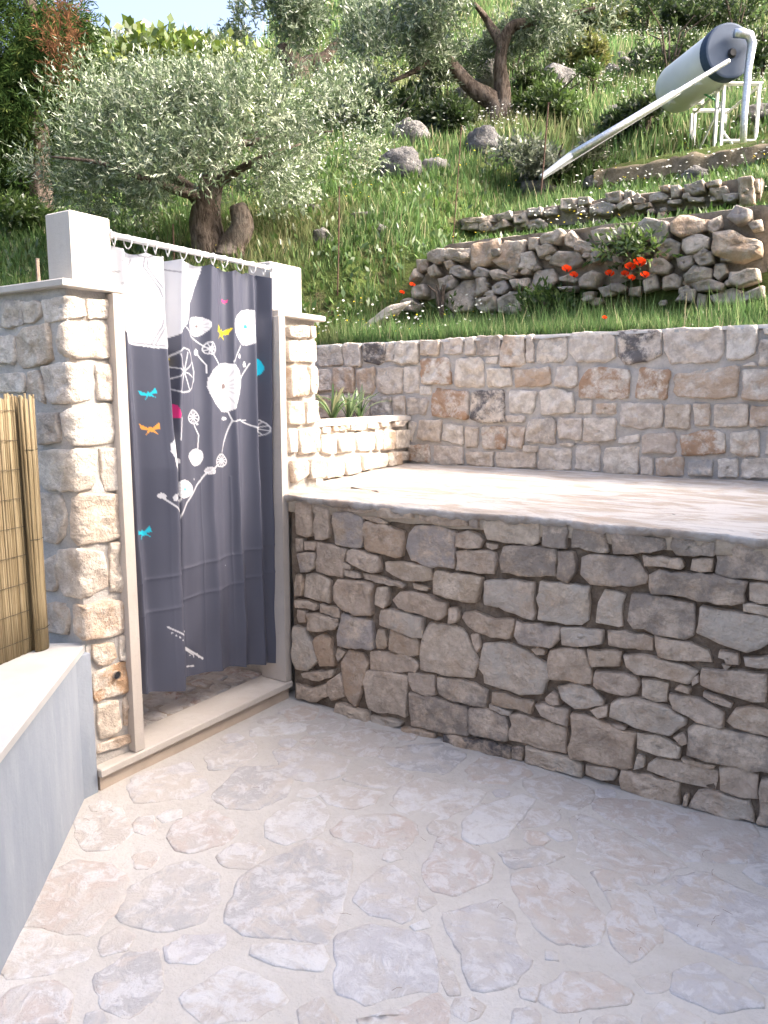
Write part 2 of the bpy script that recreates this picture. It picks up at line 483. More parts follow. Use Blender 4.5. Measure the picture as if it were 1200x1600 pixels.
def curtain_mat():
    m = NT('printed_polyester')
    v = m.scaled((1, 1, 1)); n = m.noise(900, 2, 0.5)
    col = m.attr()
    b = m.n('ShaderNodeBsdfPrincipled'); m.put(b.inputs['Base Color'], col); b.inputs['Roughness'].default_value = 0.42
    b.inputs['Specular IOR Level'].default_value = 0.45
    cr = m.noise(7, 4, 0.55)
    m.l(m.bump(m.math('ADD', cr, m.math('MULTIPLY', n, 0.03)), 0.18, 0.01), b.inputs['Normal'])
    t = m.n('ShaderNodeBsdfTranslucent'); m.put(t.inputs['Color'], col)
    mx = m.n('ShaderNodeMixShader'); mx.inputs[0].default_value = 0.22
    m.l(b.outputs[0], mx.inputs[1]); m.l(t.outputs[0], mx.inputs[2]); m.l(mx.outputs[0], m.out.inputs['Surface'])
    return m.m
M['curtain'] = curtain_mat()

FLAGC = {  # tint of a stone's stain (r, g, b, amount)
    'o': (0.50, 0.34, 0.22, 0.65), 'r': (0.40, 0.225, 0.12, 0.8), 'k': (0.10, 0.095, 0.10, 0.9), 'd': (0.27, 0.235, 0.205, 0.7),
    'b': (0.40, 0.36, 0.345, 0.7), 'w': (0.58, 0.51, 0.43, 0.75), 'g': (0.40, 0.38, 0.36, 0.9), 'p': (0.55, 0.40, 0.33, 0.8), 'h': (0.47, 0.28, 0.15, 0.9), '': (0.4, 0.3, 0.2, 0.0)}
FLOORC = {'b': (0.58, 0.56, 0.56, 0.8), 'g': (0.48, 0.47, 0.465, 0.75), 'p': (0.59, 0.49, 0.425, 0.65), 'o': (0.61, 0.51, 0.43, 0.65), 'w': (0.72, 0.70, 0.67, 0.85), '': (0.56, 0.50, 0.44, 0.5)}
STONE_DATA = {
'BENCH': ''':-2443,1038 -2345,1040 -2341,873 -2443,879
:-2328,1028 -2240,1027 -2242,877 -2291,857 -2335,863
b:-2208,1001 -2170,1012 -2043,997 -2046,851 -2084,842 -2204,852 -2222,948
:-2176,1048 -1949,1047 -1961,1029 -2046,1012 -2176,1017
:-2298,1057 -2182,1055 -2184,1038 -2279,1035
:-1955,1047 -1757,1067 -1756,1014 -1943,1008
:-2037,1000 -1949,1005 -1896,987 -1902,976 -1985,984 -2034,990
o:-2031,975 -1926,977 -1818,947 -1821,832 -1926,833 -2010,834 -2031,857
:-2450,857 -2399,859 -2403,791 -2448,786
:-2389,849 -2315,849 -2319,806 -2389,803
b:-2431,783 -2322,803 -2327,719 -2371,691 -2419,685
:-2308,847 -2210,844 -2137,833 -2164,688 -2218,689 -2321,698
:-2127,834 -2022,833 -1950,820 -1944,737 -2047,747 -2109,763 -2134,779
:-2147,772 -2100,759 -2103,738 -2147,743
:-2144,735 -2053,723 -2050,700 -2084,696 -2144,704
:-2044,729 -1926,719 -1809,706 -1811,686 -1926,691 -2035,699
:-1917,799 -1786,806 -1674,800 -1665,735 -1820,717 -1878,737 -1911,754
:-2447,671 -2406,673 -2408,557 -2457,553
:-2385,679 -2304,684 -2232,661 -2236,558 -2319,554 -2401,558 -2396,617
:-2180,678 -2085,683 -1986,683 -1986,532 -2079,520 -2181,544 -2203,579 -2203,643
:-1962,670 -1899,681 -1893,593 -1914,579 -1968,587
:-1866,630 -1831,670 -1751,674 -1673,672 -1585,646 -1582,595 -1622,571 -1700,576 -1785,578 -1831,592
:-2457,536 -2374,546 -2320,529 -2327,503 -2458,500
:-2300,540 -2181,536 -2178,485 -2214,482 -2300,494
:-2444,491 -2388,497 -2393,426 -2442,421
:-2382,478 -2287,485 -2182,452 -2208,421 -2275,404 -2329,392 -2384,389
:-2280,483 -2182,480 -2195,458 -2241,459
b:-2162,512 -1992,504 -1974,363 -2112,348 -2183,346 -2186,398
w:-1932,566 -1837,575 -1708,568 -1710,469 -1750,460 -1831,476 -1944,494
:-1956,461 -1920,469 -1899,389 -1926,369 -1962,367 -1968,414
:-1890,472 -1831,476 -1733,455 -1729,379 -1749,368 -1836,372 -1890,386
w:-2467,395 -2411,387 -2357,335 -2311,248 -2380,178 -2458,174 -2477,251
o:-2343,343 -2282,389 -2229,374 -2211,234 -2304,216 -2324,279
:-2430,151 -2353,178 -2217,216 -2231,169 -2312,135 -2416,131
:-2251,148 -2185,206 -2159,145 -2160,84 -2233,51 -2259,90
:-2470,91 -2368,84 -2258,135 -2259,62 -2335,17 -2454,8
:-2190,334 -2144,323 -2191,260 -2207,290
o:-2132,320 -2049,330 -2015,283 -2050,146 -2082,52 -2121,65 -2150,108 -2171,269
:-1999,350 -1778,370 -1732,338 -1749,301 -1866,273 -1999,254
:-2024,244 -1866,270 -1795,263 -1797,153 -1805,56 -1895,56 -2006,58 -2037,127 -2037,192
:-2199,47 -2114,44 -2013,40 -2003,-18 -2102,-14 -2213,-1
w:-1994,28 -1865,31 -1820,31 -1829,11 -1889,-12 -1994,-16
:-1726,1048 -1497,1052 -1486,999 -1569,997 -1726,1011
:-1481,1046 -1431,1041 -1430,1000 -1476,1005
:-1416,1043 -1269,1060 -1161,1047 -1161,967 -1200,950 -1267,952 -1389,953 -1409,983
b:-1753,982 -1649,989 -1548,972 -1556,807 -1674,805 -1775,820 -1798,882 -1781,953
:-1542,971 -1485,985 -1444,975 -1411,953 -1433,911 -1494,905 -1547,909
:-1403,940 -1344,935 -1348,918 -1378,910 -1400,919
:-1544,890 -1499,899 -1363,900 -1350,869 -1361,808 -1441,802 -1542,804
d:-1319,933 -1266,943 -1090,952 -1084,838 -1192,820 -1253,819 -1326,821 -1328,877
:-1652,786 -1461,790 -1418,782 -1438,670 -1511,669 -1651,688
:-1757,718 -1679,709 -1679,691 -1760,693
w:-1407,767 -1321,794 -1184,792 -1175,663 -1179,639 -1258,650 -1342,665 -1400,666
d:-1143,1055 -1045,1057 -1045,951 -1099,951 -1149,957
d:-1027,1054 -953,1052 -884,1052 -881,949 -958,954 -1028,957
d:-871,1045 -763,1045 -664,1030 -660,990 -712,972 -811,957 -857,958
d:-1083,936 -1014,939 -1004,909 -1002,862 -1036,813 -1079,826
:-987,922 -949,939 -791,947 -749,926 -723,871 -726,846 -785,834 -893,824 -944,821 -978,856
w:-1154,802 -1018,807 -948,812 -945,672 -972,644 -1043,641 -1158,647 -1162,765
w:-892,802 -810,801 -813,668 -827,663 -918,668 -907,753
d:-776,797 -692,811 -553,796 -550,672 -587,655 -685,659 -770,671 -792,701
d:-646,1040 -571,1049 -493,1039 -496,982 -567,976 -627,973 -646,1004
d:-487,1054 -306,1047 -298,919 -356,919 -429,913 -483,926
:-747,960 -611,965 -589,937 -598,924 -659,925 -741,921
:-570,964 -497,976 -492,925 -541,919 -572,927
d:-719,884 -678,914 -526,917 -386,905 -385,825 -423,816 -506,811 -577,821 -642,818 -704,816
:-369,906 -297,911 -292,835 -336,832 -368,839
:-388,825 -357,829 -292,824 -289,793 -383,796
w:-523,795 -428,791 -358,790 -289,781 -284,704 -325,664 -366,650 -459,666 -534,691
:-1569,636 -1519,641 -1520,595 -1533,568 -1571,555
:-1505,621 -1448,630 -1356,606 -1263,631 -1260,603 -1275,549 -1304,535 -1405,532 -1478,553 -1510,587
:-1674,545 -1627,543 -1514,542 -1466,482 -1433,405 -1458,332 -1559,316 -1641,320 -1714,316 -1721,391 -1710,469
:-1462,527 -1425,533 -1414,477 -1434,449 -1456,484
w:-1404,493 -1284,515 -1216,499 -1148,469 -1115,457 -1104,411 -1125,330 -1148,313 -1225,308 -1324,308 -1390,316 -1401,353 -1425,373 -1413,443
:-1253,623 -1219,617 -1083,625 -1060,620 -1059,568 -1090,540 -1216,524 -1236,528 -1256,562
:-1181,513 -1152,528 -1117,515 -1123,497 -1160,490
:-1783,286 -1647,299 -1640,208 -1679,197 -1765,202 -1789,244
d:-1638,290 -1548,309 -1442,301 -1384,288 -1385,210 -1450,200 -1557,196 -1618,223
:-1359,289 -1298,292 -1161,279 -1174,224 -1232,235 -1297,225 -1365,229
d:-1780,188 -1702,190 -1471,185 -1471,54 -1566,41 -1666,37 -1764,29 -1782,104
d:-1460,187 -1388,197 -1288,183 -1273,79 -1318,73 -1421,72 -1464,76
w:-1373,220 -1327,223 -1269,217 -1268,197 -1306,193 -1375,200
:-1266,203 -1227,217 -1126,207 -1023,206 -1022,89 -1103,82 -1243,82 -1271,85
o:-1817,11 -1729,27 -1638,18 -1638,-3 -1723,-14 -1817,-16
k:-1588,30 -1395,58 -1262,57 -1263,3 -1446,-15 -1593,-17
k:-1257,59 -1206,67 -1209,3 -1261,4
w:-1053,622 -987,633 -881,637 -885,586 -939,567 -1008,552 -1055,555
:-869,639 -800,653 -695,642 -694,586 -753,586 -860,583
:-1107,520 -956,549 -931,484 -921,415 -988,406 -1096,398
:-943,552 -809,567 -811,512 -837,502 -926,487 -939,515
:-802,559 -740,564 -656,567 -527,547 -558,493 -644,493 -749,492 -785,512
:-907,467 -836,479 -748,479 -730,450 -745,402 -770,394 -895,397 -912,408 -913,440
w:-1068,365 -1007,397 -918,392 -875,354 -870,337 -933,306 -984,292 -1042,317
:-1110,317 -1087,344 -1062,333 -1044,298 -1080,289 -1107,301
:-1154,278 -1109,288 -1012,285 -1010,213 -1073,217 -1132,233
:-928,302 -850,339 -848,290 -890,273
w:-839,355 -800,376 -727,394 -659,380 -558,351 -555,323 -614,274 -674,269 -734,275 -792,284 -841,296
:-831,272 -773,268 -773,258 -813,256
:-997,265 -955,274 -894,265 -817,255 -738,253 -746,98 -855,85 -1007,76 -998,157
w:-1198,66 -1102,71 -1004,72 -952,61 -943,10 -1051,5 -1150,2 -1201,-1
w:-935,61 -809,81 -800,65 -812,28 -861,18 -936,22
w:-732,126 -725,165 -699,163 -699,121 -739,100
:-787,80 -717,83 -572,86 -560,3 -660,-14 -725,-14 -788,6
:-684,653 -629,650 -553,649 -491,632 -478,589 -523,583 -598,573 -666,575
:-457,638 -386,641 -386,599 -430,596 -435,614 -456,617
w:-373,628 -278,650 -275,603 -371,598
:-446,588 -412,585 -432,562
:-513,560 -449,564 -301,579 -289,521 -294,474 -338,462 -401,474 -513,486
:-722,474 -624,479 -631,393 -680,388 -723,403
:-546,515 -524,529 -518,501 -544,482
:-605,464 -584,481 -548,476 -544,455
:-617,434 -550,439 -479,423 -424,406 -427,348 -444,336 -555,361 -608,379 -621,416
:-503,466 -447,459 -399,445 -402,423 -471,434 -502,449
o:-416,370 -390,424 -337,445 -264,443 -258,347 -331,347 -389,352
d:-544,319 -518,340 -414,336 -257,337 -249,217 -322,206 -406,207 -467,206 -545,215 -537,272
:-732,248 -655,262 -570,233 -573,187 -641,179 -729,187
:-600,271 -558,294 -538,259 -568,239
:-564,190 -440,198 -452,177 -500,177 -558,178
:-686,136 -650,161 -567,171 -438,169 -440,94 -495,88 -576,90 -687,105
:-431,195 -364,204 -302,192 -294,98 -357,94 -421,100
o:-545,48 -529,48 -531,9 -547,7
w:-523,24 -499,72 -425,88 -323,89 -297,14 -372,5 -526,8
:-289,181 -248,203 -236,14 -289,12''',
'BACK': ''':-3785,1958 -3535,1954 -3530,1799 -3742,1789 -3781,1815
:-3522,1964 -3356,1962 -3357,1781 -3499,1789 -3521,1819
k:-3338,1957 -3136,1954 -3130,1887 -3148,1820 -3207,1792 -3338,1820
:-3124,1953 -3067,1956 -3069,1813 -3148,1815
:-3061,1956 -2858,1953 -2857,1798 -2986,1792 -3060,1803
:-2847,1957 -2680,1955 -2694,1850 -2847,1854
:-2658,1963 -2502,1961 -2510,1858 -2562,1848 -2662,1858
:-2493,1963 -2416,1969 -2412,1842 -2485,1844
d:-2408,1971 -2228,1966 -2225,1834 -2404,1837
:-2328,1824 -2240,1826 -2241,1777 -2333,1786
o:-2199,1964 -2052,1962 -2042,1773 -2089,1756 -2223,1764 -2230,1839
:-2038,1962 -1992,1964 -1981,1775 -2033,1779
d:-1945,1932 -1766,1941 -1761,1799 -1795,1775 -1967,1775 -1971,1891
:-1749,1957 -1502,1958 -1459,1920 -1449,1799 -1519,1768 -1698,1774 -1744,1841
k:-1449,1964 -1179,1955 -1171,1807 -1247,1766 -1399,1753 -1438,1807
:-1171,1959 -853,1955 -838,1932 -830,1804 -855,1752 -1122,1751 -1161,1830
:-825,1957 -659,1953 -662,1792 -729,1764 -813,1766
d:-643,1872 -573,1876 -563,1723 -644,1732
:-634,1937 -577,1934 -574,1894 -628,1904
:-734,1731 -680,1754 -656,1747 -654,1729
:-3795,1770 -3664,1772 -3633,1721 -3634,1609 -3797,1594
o:-3625,1781 -3424,1782 -3426,1588 -3621,1588
o:-3406,1762 -3242,1783 -3231,1626 -3267,1567 -3401,1578
:-3218,1778 -2997,1778 -2999,1581 -3171,1582 -3219,1607
:-2980,1773 -2863,1780 -2855,1586 -2979,1586
r:-2846,1831 -2614,1829 -2585,1640 -2839,1647
:-2562,1823 -2377,1827 -2343,1790 -2339,1627 -2424,1621 -2569,1631
:-2850,1638 -2751,1632 -2756,1571 -2850,1574
:-2322,1748 -2150,1749 -2131,1630 -2230,1619 -2314,1627
o:-2126,1735 -1875,1752 -1862,1641 -1917,1624 -2114,1621
:-1830,1755 -1689,1756 -1684,1630 -1718,1612 -1839,1632
r:-1619,1734 -1534,1744 -1365,1724 -1354,1668 -1360,1550 -1417,1542 -1673,1556 -1676,1639
r:-1305,1735 -1113,1719 -1131,1543 -1324,1548
o:-1096,1696 -741,1738 -741,1558 -880,1548 -1074,1554 -1098,1586
o:-726,1712 -562,1716 -550,1539 -618,1532 -715,1539
:-3798,1568 -3654,1573 -3643,1393 -3801,1391
:-3628,1568 -3438,1568 -3433,1396 -3630,1394
:-3420,1558 -3285,1548 -3285,1408 -3421,1396
d:-3267,1548 -3089,1562 -3089,1416 -3279,1413
:-3077,1562 -2974,1567 -2967,1422 -3077,1421
:-2951,1557 -2783,1552 -2772,1529 -2804,1434 -2950,1432
r:-2751,1623 -2449,1598 -2456,1410 -2482,1396 -2545,1409 -2749,1420 -2756,1529
k:-2440,1592 -2190,1608 -2180,1385 -2294,1379 -2447,1404
:-2147,1608 -1953,1598 -1981,1446 -2148,1453
:-1939,1602 -1843,1615 -1704,1584 -1704,1453 -1929,1442
:-1685,1538 -1585,1538 -1586,1450 -1686,1453
o:-1563,1517 -1433,1522 -1430,1452 -1560,1450
:-2181,1435 -2032,1432 -2040,1392 -2180,1390
:-1405,1522 -1152,1515 -1149,1379 -1267,1360 -1407,1382
:-1141,1511 -992,1515 -988,1370 -1133,1371
o:-981,1519 -885,1520 -881,1388 -967,1390
:-867,1520 -679,1520 -674,1392 -856,1385
o:-671,1509 -548,1510 -541,1398 -667,1385
:-2860,1395 -2667,1402 -2671,1237 -2870,1255
:-2651,1370 -2576,1376 -2492,1363 -2489,1224 -2654,1247
:-2939,1389 -2876,1375 -2915,1229 -2938,1248
:-2482,1357 -2374,1355 -2381,1207 -2476,1208
r:-2354,1355 -2165,1363 -2171,1205 -2345,1199
o:-2150,1363 -2025,1361 -2045,1214 -2161,1224
:-2012,1406 -1837,1426 -1820,1400 -1817,1248 -2027,1259
:-1805,1426 -1646,1424 -1640,1280 -1800,1284
:-1637,1424 -1433,1431 -1427,1290 -1523,1275 -1635,1271
:-2041,1237 -1937,1236 -1940,1196 -2040,1197
:-1795,1262 -1679,1262 -1705,1239 -1795,1245
:-1412,1307 -1282,1335 -1276,1283 -1369,1267 -1414,1274
:-1266,1328 -1078,1348 -1060,1301 -1060,1221 -1264,1213
r:-1043,1333 -884,1373 -792,1348 -788,1232 -919,1211 -1032,1210
o:-771,1352 -621,1374 -609,1345 -608,1220 -702,1216 -764,1244
:-578,1345 -538,1354 -530,1227 -581,1232
r:-2938,1209 -2769,1224 -2751,1100 -2779,1084 -2937,1092
:-2730,1216 -2489,1205 -2487,1093 -2636,1076 -2729,1091
:-2469,1176 -2259,1188 -2257,1079 -2462,1087
:-2239,1185 -1950,1200 -1946,1089 -2232,1080
:-1932,1223 -1713,1226 -1704,1092 -1789,1075 -1932,1081
:-1678,1249 -1523,1258 -1516,1093 -1567,1082 -1681,1094
:-1496,1238 -1283,1262 -1277,1085 -1494,1077
:-1267,1193 -1191,1192 -1190,1081 -1262,1081
o:-1179,1192 -1017,1203 -1007,1087 -1174,1078
g:-996,1176 -852,1194 -846,1092 -988,1088
:-826,1199 -715,1208 -709,1096 -820,1090
:-694,1201 -529,1212 -521,1091 -694,1097''',
'RPIL': ''':3030,1905 3199,1921 3193,1858 3098,1849 3028,1853
:3206,1918 3245,1920 3244,1859 3202,1853
:3028,1834 3102,1839 3104,1733 3025,1727
:3120,1837 3249,1847 3249,1733 3113,1730
o:3024,1710 3157,1712 3179,1662 3177,1561 3020,1552
:3194,1713 3246,1712 3246,1573 3191,1570
:3019,1536 3144,1530 3146,1417 3016,1418
:3158,1532 3252,1541 3259,1423 3155,1417
:3020,1398 3086,1393 3088,1278 3021,1271
:3100,1393 3273,1393 3270,1262 3101,1260
:3033,1236 3169,1227 3167,1150 3043,1114
:3183,1231 3314,1235 3317,1119 3181,1125''',
'PLW': ''':208,1406 328,1406 327,1355 206,1353
o:343,1409 557,1399 564,1359 349,1360
d:581,1402 817,1398 816,1353 588,1351
:834,1394 1027,1385 1037,1344 834,1359
:1056,1399 1276,1397 1266,1363 1085,1357
:1318,1396 1571,1385 1459,1352 1318,1353
:213,1344 386,1333 383,1225 210,1246
:408,1342 662,1338 669,1227 406,1233
:687,1340 943,1330 951,1213 694,1225
:971,1329 1095,1324 1095,1204 979,1211
o:1114,1330 1318,1334 1309,1195 1114,1203
:1350,1329 1619,1327 1620,1188 1351,1196
:265,1191 482,1195 488,1094 256,1092
:506,1193 736,1194 735,1085 520,1087
:762,1196 942,1195 951,1092 770,1096
:979,1185 1184,1179 1184,1091 979,1089
o:1215,1181 1427,1175 1439,1079 1215,1085
:1449,1174 1621,1163 1622,1097 1450,1102''',
'LPIL': ''':-393,1909 -357,1923 -256,1916 -249,1831 -345,1817 -395,1824
:-240,1911 -142,1906 -128,1892 -140,1852 -198,1830 -245,1833
:-123,1907 0,1914 73,1909 80,1851 27,1840 -37,1829 -112,1826
:92,1913 182,1925 192,1852 92,1841
:-477,1790 -320,1788 -323,1693 -341,1680 -489,1698
:-308,1782 -256,1813 -94,1823 -94,1746 -81,1692 -144,1675 -273,1666 -310,1693
:-24,1811 0,1824 99,1826 193,1824 199,1735 174,1704 27,1695 -47,1722 -48,1758
:-496,1644 -283,1645 -265,1626 -267,1574 -505,1575
o:-246,1649 -170,1653 -158,1615 -148,1532 -205,1546 -258,1579
:-149,1666 0,1678 78,1661 88,1615 81,1546 17,1537 -105,1530 -147,1578
:111,1676 173,1678 196,1641 187,1541 114,1546
:-187,1494 -70,1497 -67,1449 -70,1386 -192,1373 -202,1427
:-48,1495 15,1516 102,1525 183,1526 197,1459 192,1382 137,1375 0,1379 -33,1413
:-219,1299 -199,1343 16,1362 94,1345 86,1261 66,1211 0,1204 -166,1202 -212,1223
:110,1356 193,1356 200,1232 189,1191 126,1193 113,1249
:-220,1179 -90,1183 -59,1114 -71,1033 -125,994 -228,998
:-24,1169 22,1189 188,1169 202,1109 189,999 86,998 0,1000 -37,1026
:-230,903 -145,948 -135,890 -125,832 -161,798 -234,788
:-120,965 -4,985 99,952 109,876 108,817 28,795 -82,794 -119,823 -134,905
:130,981 197,978 190,775 124,794
o:-228,733 -165,752 -86,759 -81,691 -98,633 -170,626 -243,629
o:-39,764 116,758 185,735 187,617 89,612 0,630 -43,648
:156,602 189,595 185,482 153,502
o:27,598 127,579 139,519 107,498 45,508 28,547
h:29,479 107,485 188,487 199,421 196,355 124,361 31,362 23,391
:39,347 133,336 136,220 109,198 35,209 30,268
o:161,336 195,338 190,209 156,221
o:29,189 138,178 211,169 199,137 111,140 27,151''',
'FLAG': '''b:-2496,1952 -2411,2142 -2253,2089 -2181,2032 -2174,1957 -2310,1810 -2439,1864
g:-2372,2215 -2399,2346 -2332,2468 -2227,2382 -2199,2258 -2270,2166
g:-2152,2134 -2185,2244 -2046,2357 -1967,2319 -1887,2183 -1909,2034 -2002,1992 -2104,2002
:-2416,1614 -2346,1750 -2174,1670 -2149,1559 -2212,1502 -2324,1539
o:-2230,1735 -2189,1780 -2107,1730 -2113,1677 -2174,1670
p:-2043,1723 -2082,1797 -2055,1921 -1938,1926 -1857,1876 -1848,1802 -1903,1704 -1962,1680
o:-2056,1574 -2037,1632 -1966,1618 -1949,1557 -1990,1530
:-1817,1730 -1816,1822 -1762,1873 -1702,1850 -1663,1744 -1743,1706
p:-2215,1342 -2189,1444 -2066,1495 -1967,1477 -1886,1388 -1839,1246 -1953,1205 -2078,1169 -2134,1239
g:-1916,1444 -1898,1604 -1857,1660 -1733,1656 -1636,1551 -1616,1470 -1655,1388 -1765,1339 -1844,1356
w:-2055,1128 -1928,1189 -1786,1207 -1760,1174 -1791,1096 -1861,1022 -1920,1021
:-1798,1252 -1797,1318 -1722,1312 -1688,1261 -1727,1206
g:-1683,1139 -1674,1250 -1623,1313 -1513,1240 -1478,1175 -1497,1096 -1578,1093
b:-1615,1329 -1596,1400 -1505,1464 -1472,1422 -1498,1325 -1562,1298
p:-1825,1001 -1763,1077 -1672,1066 -1612,1006 -1740,914 -1812,957
w:-1430,1232 -1398,1372 -1244,1389 -1196,1359 -1227,1272 -1316,1198 -1369,1204
g:-1590,1052 -1566,1084 -1507,1058 -1559,1016
w:-2411,2553 -2331,2692 -2221,2734 -2193,2667 -2263,2566 -2355,2493
:-2209,2727 -2104,2885 -2056,2785 -2138,2662
:-2075,2662 -1985,2859 -1820,2883 -1778,2650 -1876,2587 -1989,2613
g:-1757,2652 -1775,2740 -1604,2903 -1445,2868 -1439,2663 -1618,2614
b:-2178,2439 -2107,2561 -1852,2554 -1796,2430 -1867,2320 -1970,2295
:-1762,2398 -1727,2565 -1551,2590 -1526,2499 -1592,2426
w:-1784,2270 -1751,2353 -1566,2402 -1559,2300 -1596,2239 -1706,2223
w:-1524,2480 -1488,2588 -1229,2612 -1221,2502 -1273,2359 -1367,2316 -1481,2332
o:-1374,2750 -1373,2890 -1201,2931 -1127,2845 -1179,2726 -1314,2669
w:-1812,1973 -1827,2125 -1761,2226 -1659,2161 -1606,2040 -1665,1921 -1742,1918
p:-1574,2061 -1574,2181 -1448,2280 -1323,2258 -1292,2118 -1354,2077 -1496,2047
g:-1656,1706 -1591,1985 -1431,1981 -1374,1890 -1284,1709 -1243,1592 -1348,1556 -1448,1502 -1546,1515
b:-1300,1845 -1299,1967 -1264,2004 -1158,1964 -1089,1824 -1104,1787 -1203,1762 -1276,1798
p:-1175,2034 -1218,2228 -1193,2261 -1005,2215 -972,2112 -1035,1981 -1101,1975
w:-1199,2372 -1186,2506 -1102,2675 -1031,2654 -1030,2449 -1021,2372 -1099,2274 -1148,2290
:-1013,2610 -918,2626 -911,2543 -1018,2440
b:-1218,1630 -1171,1715 -1010,1776 -906,1654 -893,1608 -975,1537 -1011,1479 -1097,1457
b:-1014,1874 -903,2029 -840,1999 -768,1881 -717,1844 -723,1746 -775,1685 -811,1670 -903,1773
w:-1396,1472 -1243,1572 -1197,1551 -1182,1493 -1290,1442 -1377,1434
:-1150,1363 -1126,1421 -1051,1395 -1036,1365 -1107,1319
p:-1002,1419 -925,1519 -881,1598 -833,1579 -809,1513 -978,1403
w:-1073,1784 -1047,1841 -1017,1815 -1045,1775
:-1122,1917 -1080,1945 -1054,1919 -1075,1857
:-936,1731 -871,1686 -825,1635 -850,1610 -898,1651
:-1128,2759 -1052,2915 -878,2881 -854,2779 -888,2682 -1006,2679
p:-828,2777 -789,2840 -635,2903 -535,2876 -471,2936 -329,2975 -279,2824 -299,2676 -359,2636 -410,2618 -473,2591 -591,2637 -684,2674 -808,2716
o:-869,2605 -841,2667 -652,2613 -471,2549 -499,2461 -546,2376 -647,2392 -778,2392 -798,2518
g:-1011,2278 -888,2381 -815,2369 -838,2310 -934,2212
o:-917,2174 -865,2264 -779,2292 -702,2235 -604,2141 -585,2021 -691,1963 -753,1987 -842,2069
o:-708,2338 -628,2376 -519,2323 -446,2182 -438,2127 -489,2003 -544,2048 -596,2135 -597,2204 -651,2269
b:-509,2336 -470,2452 -376,2541 -286,2506 -169,2495 -137,2203 -240,2165 -356,2181 -434,2196
b:-368,2024 -318,2104 -253,2080 -166,2056 -166,2013 -254,1931 -357,1949
o:-650,1776 -617,1862 -536,1905 -451,1888 -448,1838 -518,1776 -584,1724 -638,1731
:-704,1732 -663,1785 -649,1715 -688,1707
w:-400,1819 -378,1901 -272,1895 -276,1861 -391,1785
g:-289,2611 -275,2843 -213,2899 -181,2601 -240,2576
:-454,1940 -383,2014 -365,1961 -412,1905
b:-699,1916 -662,1920 -650,1888 -688,1873
w:-689,1656 -647,1695 -622,1683 -609,1643 -667,1606''',
